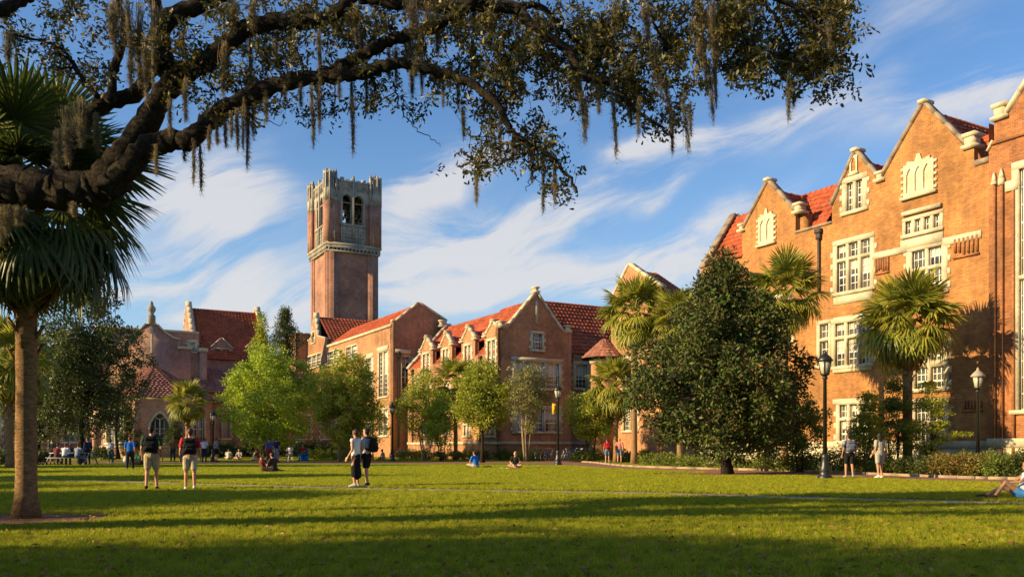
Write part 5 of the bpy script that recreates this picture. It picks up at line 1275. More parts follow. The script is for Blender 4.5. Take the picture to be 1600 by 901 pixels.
# Spanish moss: hanging clumps of fine strands
def moss(px, y0, y1, w, dens=1.0, Y=None, slant=0):
    Y = Y or 10.6+random.uniform(-.3, .3)
    top = P(px, y0, Y); Lm = (y1-y0)*Y/F_PX; wm = w*Y/F_PX
    n = int((20+w*6)*dens*(1+Lm*.35)); V = []; loops = []; starts = []
    org = Vector(ORG[oak.name]); seg = 7
    for i in range(n):
        a = random.random()*6.283; r = wm*abs(random.gauss(0, .5)); t_ = random.random()**1.6*.8   # start along the length
        ln = Lm*(1-t_)*random.uniform(.35, 1.0)*(1 if r < wm*.5 else .7)
        p = top+Vector((math.cos(a)*r*(1-t_*.75), math.sin(a)*r*(1-t_*.75), -Lm*t_)); p.x += slant*Lm*t_
        ww = random.uniform(.002, .0045); ph = random.random()*6.28; am = random.uniform(.006, .022)
        rv_ = random.random()*3.14; dx, dy = math.cos(rv_)*ww, math.sin(rv_)*ww; pull = random.uniform(.6, 1.05)
        b0 = len(V)
        for s in range(seg+1):
            t = s/seg; q = Vector(p); q.z -= ln*t; q.x += am*math.sin(ph+t*9)+slant*ln*t-(p.x-top.x)*pull*t*.7; q.y += am*math.cos(ph*1.3+t*8)-(p.y-top.y)*pull*t*.7
            k_ = (1-t)**.5 if s < seg else .05
            V.append(tuple(q-org+Vector((dx*k_, dy*k_, 0)))); V.append(tuple(q-org-Vector((dx*k_, dy*k_, 0))))
            if s < seg:
                c_ = b0+2*s; starts.append(len(loops)); loops += [c_, c_+1, c_+3, c_+2]
        # curly side hairs
        for s in range(9):
            t = random.random(); q = p-org+Vector((0, 0, -ln*t)); e = q+Vector((random.gauss(0, .035), random.gauss(0, .035), random.uniform(-.05, .015)))
            b1 = len(V); V += [tuple(q), tuple(q+Vector((.004, 0, .003))), tuple(e)]; starts.append(len(loops)); loops += [b1, b1+1, b1+2]
    me = raw_mesh('moss_clump', V, loops, starts, MOSS); o = link('moss_clump', me, oak); return o
ML = [(180, 0, 85, 12), (205, 55, 135, 14), (217, 5, 130, 15), (226, 60, 155, 9), (241, 0, 135, 10), (285, 45, 85, 6), (288, 118, 188, 8), (350, 60, 150, 9), (356, 60, 112, 7), (390, 40, 132, 10), (265, 150, 207, 6), (175, 0, 60, 14), (200, 0, 70, 12),
      (105, 165, 250, 16), (125, 150, 225, 16), (90, 200, 262, 12), (150, 175, 235, 10), (10, 318, 362, 18), (28, 320, 350, 12), (115, 315, 335, 9), (12, 45, 92, 12), (0, 320, 375, 14),
      (243, 225, 272, 5), (288, 215, 250, 4), (312, 215, 300, 5), (303, 215, 285, 4), (338, 180, 225, 5), (352, 182, 228, 5), (370, 168, 232, 6), (388, 148, 262, 7), (380, 150, 235, 5), (362, 172, 215, 4), (395, 150, 215, 5),
      (453, 40, 98, 7), (460, 45, 90, 5), (498, 45, 132, 7), (487, 130, 228, 6), (497, 130, 205, 5), (550, 115, 238, 7), (573, 115, 178, 4), (556, 5, 62, 8), (565, 45, 75, 5), (618, 70, 128, 6), (608, 72, 120, 4), (640, 40, 150, 11), (657, 48, 148, 7), (648, 90, 118, 8),
      (645, 0, 55, 22), (668, 0, 50, 14), (683, 0, 85, 11), (692, 112, 165, 3), (715, 120, 172, 3), (723, 165, 215, 5), (712, 15, 62, 7), (781, 178, 248, 4), (744, 268, 318, 4), (430, 60, 90, 6), (365, 0, 40, 14), (395, 0, 45, 12), (840, 15, 60, 6), (740, 10, 50, 8), (765, 12, 45, 6),
      (889, 75, 150, 9, .2), (905, 120, 222, 6, .12), (915, 150, 200, 5), (956, 125, 242, 6, .08), (998, 150, 212, 5), (1004, 0, 75, 11, .2), (1017, 60, 150, 11, .22), (1035, 115, 200, 8, .25), (1050, 170, 240, 5), (1066, 150, 238, 4, .15), (1078, 155, 210, 3),
      (1090, 0, 100, 13, .05), (1097, 50, 145, 9, .12), (1107, 90, 190, 5, .1), (1112, 0, 85, 11), (1119, 40, 130, 8, -.05), (1117, 90, 165, 4), (1232, 112, 188, 6), (1240, 120, 165, 4), (802, 200, 248, 4), (812, 210, 240, 3), (850, 245, 330, 3), (867, 250, 320, 4), (830, 228, 282, 4), (1295, 28, 80, 5), (1130, 20, 60, 5), (960, 0, 50, 8), (935, 130, 175, 4), (985, 165, 195, 3), (530, 100, 150, 5), (470, 122, 165, 4), (445, 127, 160, 4), (415, 140, 190, 5), (327, 195, 235, 4)]
for e in ML: moss(e[0], e[1], e[1]+(e[2]-e[1])*1.12, e[3]*.9, slant=e[4] if len(e) > 4 else random.uniform(-.03, .05))

# fallen leaves on the near lawn
FL_M = leaf_mat('fallen_leaf', [(.25, .13, .05), (.34, .2, .08), (.18, .09, .04), (.38, .27, .1)], .2, .8, .1)
n = 2600; fy_ = 7.6+22*rng.random(n)**1.6; fx_ = (rng.random(n)*2-1)*(.62*fy_+1)
v, lo_, stt = leafset(np.stack([fx_, fy_, np.full(n, .055)], 1), rng.normal(size=(n, 3))*np.array([1, 1, .25]), .075, .5)
o = link('fallen_leaves', raw_mesh('fallen_leaves', v, lo_, stt, FL_M)); tag(o, 'brown fallen oak leaves scattered over the lawn', 'leaves', kind='stuff')

# ================================================================== GRASS (near lawn): tufts of blades
gm_ = leaf_mat('grass_blade', [(.22, .29, .012), (.29, .34, .018), (.37, .38, .026), (.46, .40, .06)], .5, .6, .2, clump=4.0)
def patch(n, size, h, w):
    x = rng.uniform(-size/2, size/2, n); y = rng.uniform(-size/2, size/2, n); a = rng.random(n)*6.283; cn = rng.uniform(-size/2, size/2, (int(60*size*size), 2)); pk_ = rng.integers(len(cn), size=n); q_ = rng.random(n) < .55; x = np.where(q_, cn[pk_, 0]+rng.normal(0, .025, n), x); y = np.where(q_, cn[pk_, 1]+rng.normal(0, .025, n), y); hh = h*(.4+.9*rng.random(n))*np.where(q_, 1.3, .8); ln = rng.normal(0, .45, (n, 2))*hh[:, None]
    dx, dy = np.cos(a)*w, np.sin(a)*w
    v = np.stack([np.stack([x-dx, y-dy, np.zeros(n)], 1), np.stack([x+dx, y+dy, np.zeros(n)], 1), np.stack([x+ln[:, 0], y+ln[:, 1], hh], 1)], 1).reshape(-1, 3)
    return raw_mesh('grass_patch', v, np.arange(3*n), np.arange(n)*3, gm_)
NEX = [v.x for v in ne]; NEY = [v.y for v in ne]
def on_path(x, y):
    p = Vector((x, y))
    if y > np.interp(x, NEX, NEY)-.45: return True
    for a, b in zip(thin, thin[1:]):
        d = b-a; t = max(0, min(1, (p-a).dot(d)/d.length_squared))
        if (p-(a+d*t)).length < .72: return True
    for cx, cy, rx, ry in ((-8.3, 14.35, 1.8, 1.1), (9.2, 36.4, 3.2, 1.7)):
        if ((x-cx)/rx)**2+((y-cy)/ry)**2 < 1: return True
    return False
def grass_field(name, y0, y1, step, npb, h, w, side=1.0):
    """points carrying instances of one grass patch (geometry nodes)"""
    pm = patch(npb, step*1.25, h, w); po = bpy.data.objects.new('grass_patch', pm)
    pts = []; y = y0
    while y < y1:
        hw_ = .63*y+1.2; x = -hw_
        while x < hw_:
            if not on_path(x, y): pts.append((x+rng.uniform(-.05, .05), y+rng.uniform(-.05, .05), .004))
            x += step
        y += step
    me = bpy.data.meshes.new(name); me.from_pydata(pts, [], []); o = link(name, me)
    g = bpy.data.node_groups.new(name, 'GeometryNodeTree'); g.interface.new_socket('Geometry', in_out='INPUT', socket_type='NodeSocketGeometry'); g.interface.new_socket('Geometry', in_out='OUTPUT', socket_type='NodeSocketGeometry')
    gi = g.nodes.new('NodeGroupInput'); go = g.nodes.new('NodeGroupOutput'); ip = g.nodes.new('GeometryNodeInstanceOnPoints'); oi = g.nodes.new('GeometryNodeObjectInfo'); oi.inputs[0].default_value = po
    rv = g.nodes.new('FunctionNodeRandomValue'); rv.data_type = 'INT'; rv.inputs[4].default_value = 0; rv.inputs[5].default_value = 3
    mm = g.nodes.new('ShaderNodeMath'); mm.operation = 'MULTIPLY'; mm.inputs[1].default_value = math.pi/2
    cx = g.nodes.new('ShaderNodeCombineXYZ'); g.links.new(rv.outputs[2], mm.inputs[0]); g.links.new(mm.outputs[0], cx.inputs[2])
    g.links.new(gi.outputs[0], ip.inputs['Points']); g.links.new(oi.outputs['Geometry'], ip.inputs['Instance']); g.links.new(cx.outputs[0], ip.inputs['Rotation']); g.links.new(ip.outputs[0], go.inputs[0])
    md = o.modifiers.new('g', 'NODES'); md.node_group = g; tag(o, 'short mown lawn grass in the foreground' if y0 < 10 else 'mown lawn grass round the thin path' if y0 < 20 else 'mown lawn grass beyond the thin path', 'grass', kind='stuff'); return o
grass_field('near_grass', 7.4, 14, .5, 1100, .05, .005)
grass_field('middle_grass', 14, 31, .5, 620, .055, .008)
grass_field('far_grass', 31, 52, 1.0, 1100, .055, .014)

# ================================================================== PEOPLE
PEND = []
def cap_mesh(V, Fc, p0, r0, p1, r1, lat=None, sa=1.0, sb=1.0, n=12):
    p0, p1 = Vector(p0), Vector(p1); d = (p1-p0)
    if d.length < 1e-5: d = Vector((0, 0, 1e-4)); p1 = p0+d
    d.normalize()
    a = Vector(lat) if lat is not None else (d.cross(Vector((0, 1, .3))))
    a = a-d*a.dot(d)
    if a.length < .05: a = d.cross(Vector((1, 0, 0)))
    a.normalize(); b = d.cross(a); i0 = len(V); rings = []
    for k_ in (-.98, -.7, -.35, 0): rings.append((p0+d*(k_*r0), r0*math.sqrt(max(0, 1-k_*k_))))
    for k_ in (0, .35, .7, .98): rings.append((p1+d*(k_*r1), r1*math.sqrt(max(0, 1-k_*k_))))
    for c, r in rings:
        for j in range(n):
            t = 2*math.pi*j/n; V.append(tuple(c+a*(math.cos(t)*r*sa)+b*(math.sin(t)*r*sb)))
    for k_ in range(len(rings)-1):
        for j in range(n):
            q = i0+k_*n+j; w_ = i0+k_*n+(j+1) % n; Fc.append((q, w_, w_+n, q+n))
    Fc.append(tuple(i0+j for j in range(n))[::-1]); Fc.append(tuple(i0+(len(rings)-1)*n+j for j in range(n)))
def blobobj(name, caps, m, parent, vox):
    V = []; Fc = []
    for c in caps: cap_mesh(V, Fc, *c[:4], **(c[4] if len(c) > 4 else {}))
    me = bpy.data.meshes.new(name); me.from_pydata(V, [], Fc); me.materials.append(m); me.update()
    o = link(name, me, parent)
    md = o.modifiers.new('r', 'REMESH'); md.mode = 'VOXEL'; md.voxel_size = vox; md.use_smooth_shade = True
    s = o.modifiers.new('s', 'SMOOTH'); s.factor = .5; s.iterations = 2
    PEND.append(o); return o
CM = {}
def cloth(c, rough=.9):
    key = tuple(c)
    if key not in CM:
        m = mat('cloth', c, rough, .15); k = MN(m); g = k.n('ShaderNodeNewGeometry').outputs['Position']
        n1 = k.noise(g, 9, 4, .6); k.color(k.mix(1, c, k.ramp(n1, [(.3, (.72, .72, .72)), (.7, (1.15, 1.15, 1.15))]), 'MULTIPLY')); k.bump(n1, .5, .03); CM[key] = m
    return CM[key]
def checked(c1, c2, sc):
    m = mat('plaid_cloth', c1, .9, .1); k = MN(m); g = k.n('ShaderNodeTexCoord').outputs['Object']
    ch = k.n('ShaderNodeTexChecker'); ch.inputs['Scale'].default_value = sc; ch.inputs[1].default_value = (*c1, 1); ch.inputs[2].default_value = (*c2, 1); k.l(g, ch.inputs[0]); k.color(ch.outputs[0]); return m
SK1 = mat('skin_light', (.48, .24, .15), .6, .3); SK2 = mat('skin_tan', (.38, .2, .12), .6, .3); SK3 = mat('skin_brown', (.2, .1, .06), .6, .3)
HB = mat('hair_black', (.012, .009, .008), .6, .3); HN = mat('hair_brown', (.06, .03, .016), .6, .3); HF = mat('hair_blond', (.38, .22, .08), .6, .3)
EYE = mat('eye', (.02, .015, .01), .2, .5)
def pose(kind, st=0.):
    J = {}
    if kind == 'stand':
        J.update(pel=(0, 0, .95), waist=(0, 0, 1.1), chest=(0, .01, 1.33), neck=(0, 0, 1.49), head=(0, .02, 1.64))
        for s, k in ((-1, 'L'), (1, 'R')):
            f = st*s
            J['sh'+k] = (s*.19, 0, 1.43); J['el'+k] = (s*.25, -.06-f*.4, 1.15); J['wr'+k] = (s*.27, .06-f*.9, .93)
            J['hi'+k] = (s*.095, 0, .93); J['kn'+k] = (s*.11, .03+f*.7, .50); J['an'+k] = (s*.12, -.02+f*1.1, .085+(.03 if f < 0 else 0)); J['to'+k] = (s*.15, .15+f*1.1, .035)
    elif kind == 'cross':
        J.update(pel=(0, 0, .13), waist=(0, .02, .28), chest=(0, .08, .50), neck=(0, .12, .66), head=(0, .17, .80))
        for s, k in ((-1, 'L'), (1, 'R')):
            J['sh'+k] = (s*.19, .08, .60); J['el'+k] = (s*.27, .2, .34); J['wr'+k] = (s*.12, .38, .24)
            J['hi'+k] = (s*.1, .03, .13); J['kn'+k] = (s*.33, .36, .2); J['an'+k] = (-s*.08, .42+.06*s, .08); J['to'+k] = (-s*.22, .48+.06*s, .05)
    elif kind == 'recline':   # knees up, weight on the hands behind
        J.update(pel=(0, 0, .13), waist=(0, -.03, .28), chest=(0, -.1, .50), neck=(0, -.12, .66), head=(0, -.09, .81))
        for s, k in ((-1, 'L'), (1, 'R')):
            J['sh'+k] = (s*.18, -.1, .60); J['el'+k] = (s*.23, .12, .44); J['wr'+k] = (s*.14, .32, .42)
            J['hi'+k] = (s*.1, .03, .13); J['kn'+k] = (s*.13, .42, .42-.12*(s > 0)); J['an'+k] = (s*.13, .72+.06*s, .085); J['to'+k] = (s*.14, .9+.06*s, .06)
    elif kind == 'bench':
        J.update(pel=(0, 0, .55), waist=(0, .0, .7), chest=(0, .06, .93), neck=(0, .1, 1.08), head=(0, .14, 1.23))
        for s, k in ((-1, 'L'), (1, 'R')):
            J['sh'+k] = (s*.19, .07, 1.02); J['el'+k] = (s*.26, .16, .78); J['wr'+k] = (s*.16, .38, .78)
            J['hi'+k] = (s*.1, .03, .53); J['kn'+k] = (s*.13, .42, .52); J['an'+k] = (s*.13, .40, .085); J['to'+k] = (s*.14, .56, .035)
    return {k: Vector(v) for k, v in J.items()}
def person(px, fy, face, label, kd='stand', st=.0, h=1.75, shirt=(.5, .5, .5), bottom='shorts', bc=(.4, .3, .18), shoe=(.02, .02, .02), skin=None, hair=None, hairlen=0, vox=.016, Y=None, sleeve='short', group=None, turn=0, female=False, z=0, bag=None, sm=None, bagdef=None):
    if Y is None: g = G(px, fy); x, y = g.x, g.y
    else: x, y = at(px, Y), Y
    T = thing('person', (x, y, z), label, 'person', group, rz=R(face)); ORG[T.name] = Vector((0, 0, 0))
    k_ = h/1.75; skin = skin or SK1; hair = hair or HB
    J = {a: b*k_ for a, b in pose(kd, st).items()}
    sh_ = .9 if female else 1.0
    for a in ('shL', 'shR', 'elL', 'elR'): J[a].x *= sh_
    X = dict(lat=(1, 0, 0))
    def c(a, ra, b, rb, **kw): return (J[a] if isinstance(a, str) else a, ra*k_, J[b] if isinstance(b, str) else b, rb*k_, kw)
    hd = J['head']; fw = Vector((math.sin(R(turn)), math.cos(R(turn)), 0)); sdv = Vector((fw.y, -fw.x, 0))
    body = [c('pel', .115, 'waist', .105, lat=(1, 0, 0), sa=1.25, sb=.9), c('waist', .105, 'chest', .125, lat=(1, 0, 0), sa=1.25, sb=.85), c('chest', .12, 'neck', .06, lat=(1, 0, 0), sa=1.2, sb=.9),
            c('shL', .055, 'shR', .055), c('neck', .055, 'head', .052),
            (hd+Vector((0, 0, -.035*k_)), .072*k_, hd+Vector((0, 0, .045*k_)), .083*k_, dict(lat=sdv, sa=.92, sb=1.1)), (hd-Vector((0, 0, .085*k_))+fw*.03*k_, .038*k_, hd+fw*.02*k_, .06*k_, {}),
            (hd+fw*.085*k_+Vector((0, 0, -.01*k_)), .011*k_, hd+fw*.102*k_-Vector((0, 0, .028*k_)), .014*k_, {}),
            (hd+fw*.082*k_-Vector((0, 0, .065*k_))-sdv*.02*k_, .009*k_, hd+fw*.082*k_-Vector((0, 0, .065*k_))+sdv*.02*k_, .009*k_, {})]
    for s in (-1, 1): body.append((hd+sdv*(s*.083*k_)-Vector((0, 0, .02*k_)), .014*k_, hd+sdv*(s*.088*k_)+Vector((0, 0, .012*k_)), .017*k_, {}))
    near = vox < .013
    for s, k in ((-1, 'L'), (1, 'R')):
        body += [c('sh'+k, .052, 'el'+k, .038), c('el'+k, .038, 'wr'+k, .025), c('hi'+k, .088, 'kn'+k, .055), c('kn'+k, .054, 'an'+k, .036),
                 c(J['kn'+k].lerp(J['an'+k], .12)+Vector((0, -.02 if kd == 'stand' else 0, 0)), .052, J['kn'+k].lerp(J['an'+k], .5), .048), c('an'+k, .04, 'to'+k, .03)]
        w_ = J['wr'+k]; dr = (w_-J['el'+k]).normalized(); ac = Vector((s, 0, 0)); ac = (ac-dr*ac.dot(dr)); ac = ac.normalized() if ac.length > .1 else Vector((0, 1, 0)); pn = dr.cross(ac).normalized()
        wd_ = pn*s if kd != 'bench' else ac      # direction across the palm, thumb side
        th = -wd_ if wd_.y < 0 else wd_
        pc = w_+dr*.05*k_
        body += [(w_, .026*k_, w_+dr*.075*k_, .034*k_, dict(lat=th, sa=1.15, sb=.55))]
        for q, ln in enumerate((.068, .078, .074, .058)):
            b0 = w_+dr*.085*k_+th*((1.5-q)*.0195*k_); cu = -ac*.3*(.4+.15*q); e1 = b0+(dr+cu*.5).normalized()*ln*.5*k_; e2 = e1+(dr+cu*1.6).normalized()*ln*.5*k_
            body += [(b0, .0105*k_, e1, .0098*k_, {}), (e1, .0098*k_, e2, .008*k_, {})]
        t0 = w_+dr*.03*k_+th*.026*k_; t1 = t0+(dr*.6+th*.7-ac*.2).normalized()*.035*k_; t2 = t1+(dr+th*.2-ac*.3).normalized()*.032*k_
        body += [(t0, .0125*k_, t1, .0115*k_, {}), (t1, .0115*k_, t2, .0095*k_, {})]
    blobobj('body', body, skin, T, vox)
    # shirt
    e_ = .016
    sc = [c('waist', .115+e_, 'chest', .128+e_, lat=(1, 0, 0), sa=1.27, sb=.92), c(J['pel']+Vector((0, 0, .03*k_)), .118+e_, 'waist', .11+e_, lat=(1, 0, 0), sa=1.25, sb=.95), c('chest', .12+e_, J['neck']-Vector((0, 0, .05*k_)), .066, lat=(1, 0, 0), sa=1.25, sb=.92), c('shL', .06+e_*.6, 'shR', .06+e_*.6)]
    tt = {'short': .62, 'long': 1.0, 'none': .0}[sleeve]
    for k in 'LR':
        if tt: sc.append(c('sh'+k, .06+e_, J['sh'+k].lerp(J['el'+k], min(1, tt)), .052+e_))
        if sleeve == 'long': sc.append(c('el'+k, .048+e_, J['el'+k].lerp(J['wr'+k], .92), .034+e_*.6))
    blobobj('shirt', sc, sm or cloth(shirt), T, vox)
    # lower clothing
    lo_ = [c('pel', .12+e_, J['pel'].lerp(J['waist'], .35), .115+e_, lat=(1, 0, 0), sa=1.22, sb=.98)]
    if bottom == 'skirt':
        lo_ += [c('pel', .14, J['pel']+Vector((0, 0, -.4*k_)), .165, lat=(1, 0, 0), sa=1.1, sb=.85), c(J['pel']+Vector((0, 0, -.35*k_)), .165, J['pel']+Vector((0, -.02, -.54*k_)), .18, lat=(1, 0, 0), sa=1.1, sb=.8)]
    else:
        u = {'shorts': .70, 'brief': .38, 'pants': 1.0}[bottom]
        for k in 'LR':
            lo_.append(c('hi'+k, .096+e_, J['hi'+k].lerp(J['kn'+k], u), .066+e_*(1.6 if bottom == 'shorts' else 1)))
            if bottom == 'pants': lo_.append(c('kn'+k, .064+e_*.8, J['kn'+k].lerp(J['an'+k], .93), .046+e_*.8))
    blobobj({'skirt': 'skirt', 'pants': 'trousers'}.get(bottom, 'shorts'), lo_, cloth(bc), T, vox)
    for k in 'LR': blobobj('shoe', [c(J['an'+k]-Vector((0, .03, .02))*k_, .044, J['to'+k]+Vector((0, .02, .004))*k_, .036), c(J['an'+k]-Vector((0, 0, .0)), .044, J['to'+k], .034)], cloth(shoe), T, max(vox*.8, .01))
    hr = [(hd+Vector((0, 0, .04*k_))-fw*.02*k_, .086*k_, hd+Vector((0, 0, .052*k_))-fw*.012*k_, .084*k_, dict(lat=sdv, sa=.98, sb=1.08)), (hd-fw*.045*k_+Vector((0, 0, .02*k_)), .08*k_, hd-fw*.05*k_-Vector((0, 0, .04*k_)), .055*k_, dict(lat=sdv, sa=1.05, sb=.8))]
    if hairlen: hr += [(hd-fw*.06*k_, .07*k_, hd-fw*(.09 if hairlen < .3 else .12)*k_-Vector((0, 0, hairlen*k_)), .045*k_, dict(lat=sdv, sa=1.4, sb=.6)), (hd+sdv*.05*k_, .05*k_, hd+sdv*.06*k_-fw*.05-Vector((0, 0, hairlen*.7*k_)), .035*k_, {}), (hd-sdv*.05*k_, .05*k_, hd-sdv*.06*k_-fw*.05-Vector((0, 0, hairlen*.7*k_)), .035*k_, {})]
    blobobj('hair', hr, hair, T, vox)
    em = MB(); em.v = []
    for s in (-1, 1): em._lathe(hd+fw*.078*k_+sdv*(s*.031*k_)+Vector((0, 0, .0)), [(.002, -.009), (.011, 0), (.002, .009)], 6, 0)
    em.build('eye', EYE, T, loc=(0, 0, 0))
    if bag:
        bc_, bl_ = bag; B = thing('backpack', (x, y, z), bl_, 'backpack', None, rz=R(face)); ORG[B.name] = Vector((0, 0, 0))
        ch = J['chest']; bm_ = cloth(bc_); y0 = -.16*k_
        if kd == 'stand': base = ch+Vector((0, y0-.09, -.06))
        else: base = ch+Vector((0, y0-.08, -.06))
        blobobj('pack', [(base+Vector((-.09, 0, .14)), .075, base+Vector((.09, 0, .14)), .075, {}), (base+Vector((-.1, 0, 0)), .09, base+Vector((.1, 0, 0)), .09, {}), (base+Vector((-.1, 0, -.14)), .09, base+Vector((.1, 0, -.14)), .09, {})], bm_, B, .016)
        blobobj('pocket', [(base+Vector((-.07, -.085, -.1)), .05, base+Vector((.07, -.085, -.1)), .05, {}), (base+Vector((-.06, -.08, -.02)), .04, base+Vector((.06, -.08, -.02)), .04, {})], bm_, B, .014)
        for s in (-1, 1):
            m = MB(); a = base+Vector((s*.08, .08, .2)); 
            m.tube([a, ch+Vector((s*.12*k_, .0, .175)), ch+Vector((s*.13*k_, .135, .05)), ch+Vector((s*.13*k_, .14, -.1)), base+Vector((s*.15, .06, -.16))], [.018]*5, 6, flat=1.6); m.build('strap', bagdef or bm_, B, loc=(0, 0, 0), smooth=True)
    return T
KH = (.42, .33, .21); BLK = (.013, .013, .015); DEN = (.06, .10, .18)
person(237, 766, 14, 'person in a dark green t-shirt and khaki shorts walking away on the lawn, black shoes', st=.07, shirt=(.03, .06, .035), bc=KH, shoe=BLK, hair=HB, vox=.011, h=1.77, bag=(BLK, 'black backpack worn over the dark green t-shirt'), turn=20)
person(297, 766, 17, 'person in a red t-shirt and khaki shorts walking away on the lawn, white shoes', st=-.07, shirt=(.42, .02, .03), bc=(.48, .40, .28), shoe=(.7, .68, .62), hair=HN, vox=.011, h=1.70, bag=((.02, .018, .018), 'black backpack worn over the red t-shirt, tan straps'), turn=-10, bagdef=cloth((.35, .25, .13)))
person(556, 761, 62, 'woman in a white sleeveless top and long black skirt standing on the thin path', st=.03, h=1.70, shirt=(.75, .72, .68), bottom='skirt', bc=BLK, shoe=(.35, .34, .33), hair=HN, vox=.011, female=True, sleeve='none', turn=10, hairlen=.0)
person(573, 760, 68, 'person in a light grey t-shirt and black shorts standing behind the woman in the skirt', st=.08, h=1.74, shirt=(.4, .4, .42), bc=BLK, shoe=(.08, .08, .09), hair=HB, vox=.011, turn=-8, bag=((.015, .016, .015), 'big black backpack worn by the person in black shorts'))
person(173, 724, 6, 'person in a pink and white striped shirt and jeans walking on the far brick path', st=.05, h=1.64, sm=checked((.6, .22, .28), (.75, .7, .7), 22), bottom='pants', bc=(.07, .10, .11), shoe=(.6, .58, .55), hair=HN, female=True, bag=((.6, .6, .65), 'small white and blue backpack on the striped shirt'), vox=.016)
person(203, 734, 12, 'person in a bright blue t-shirt and black trousers striding away across the lawn', st=.12, h=1.66, shirt=(.02, .13, .55), bottom='pants', bc=(.02, .022, .03), shoe=(.25, .24, .22), hair=HN, vox=.014)
person(949, 720, 5, 'person in a plain red t-shirt and denim shorts under the golden palm', h=1.66, shirt=(.5, .02, .03), bc=(.12, .2, .3), shoe=(.3, .25, .2), hair=HN, Y=59.5, bag=((.35, .02, .03), 'dark red backpack on the person in the plain red t-shirt'))
person(968, 720, -15, 'person in a red plaid shirt and denim shorts under the golden palm', h=1.72, sm=checked((.5, .08, .06), (.45, .3, .25), 20), bc=(.12, .18, .28), shoe=(.2, .12, .08), skin=SK1, hair=HF, Y=59.5, sleeve='long')
person(1327, 746, -4, 'person in a navy and grey tie-dye t-shirt and black shorts on the brick path', st=-.05, h=1.68, sm=checked((.06, .06, .11), (.22, .22, .27), 7), bc=BLK, shoe=(.3, .28, .26), hair=HB, vox=.012, bag=((.10, .11, .16), 'slim grey backpack on the person in black shorts on the brick path'), skin=SK2)
person(1375, 747, 14, 'woman in grey overall shorts with a dark plait on the brick path', st=.06, h=1.70, shirt=(.36, .32, .24), bc=(.33, .31, .27), shoe=(.62, .6, .55), hair=HB, hairlen=.24, female=True, vox=.012, bag=None, turn=30, skin=SK2)
person(1598, 780, 78, 'girl with long dark hair and blue shorts sitting at the right edge', kd='recline', h=1.66, shirt=(.5, .52, .6), bottom='brief', bc=(.08, .3, .7), shoe=(.05, .03, .03), hair=HB, hairlen=.34, female=True, vox=.011, sleeve='none', skin=SK2)
person(429, 738, 62, 'person in a dark brown shirt sitting on the grass before the lime tree', kd='cross', h=1.72, shirt=(.06, .035, .03), bottom='pants', bc=(.04, .03, .03), hair=HB, vox=.014, skin=SK2)
person(412, 738, -62, 'person in a maroon shirt sitting on the grass facing the dark brown shirt', kd='recline', h=1.66, shirt=(.16, .04, .04), bc=(.05, .04, .04), hair=HB, vox=.014, skin=SK2, Y=39.5)
person(744, 731, 38, 'person in a blue t-shirt sitting cross legged on the grass, back turned', kd='cross', h=1.78, shirt=(.02, .16, .62), bc=(.4, .33, .24), hair=HN, vox=.014)
person(806, 732, 172, 'person in a black t-shirt sitting cross legged on the grass beside an open book', kd='cross', h=1.74, shirt=(.018, .018, .02), bc=(.6, .58, .52), shoe=(.05, .05, .05), hair=HF, vox=.014)
# around the picnic table
tg = None
person(82, 0, 20, 'person in dark clothes standing at the left end of the picnic table', Y=55.2, h=1.62, shirt=(.06, .07, .06), bc=(.02, .02, .02), hair=HN, vox=.02)
person(89, 0, 5, 'person in a maroon top sitting at the left of the picnic bench', kd='bench', Y=53.6, shirt=(.16, .04, .04), bottom='pants', bc=(.05, .05, .07), vox=.02)
person(101, 0, 0, 'person in a white shirt sitting on the picnic bench with their back turned', kd='bench', Y=53.6, shirt=(.62, .62, .68), bottom='pants', bc=(.05, .06, .09), hair=HN, vox=.02)
person(121, 0, -8, 'person in a blue grey shirt sitting toward the right of the picnic bench', kd='bench', Y=53.6, shirt=(.2, .24, .34), bottom='pants', bc=(.08, .1, .17), vox=.02)
person(137, 0, 60, 'person in a navy jacket standing at the right end of the picnic table', Y=54.6, h=1.7, shirt=(.015, .03, .07), sleeve='long', bottom='pants', bc=(.02, .02, .03), vox=.02)
person(112, 0, 178, 'person in a dark top facing us across the picnic table', kd='bench', Y=55.7, shirt=(.04, .035, .04), bottom='pants', bc=(.04, .04, .05), vox=.02, skin=SK3)
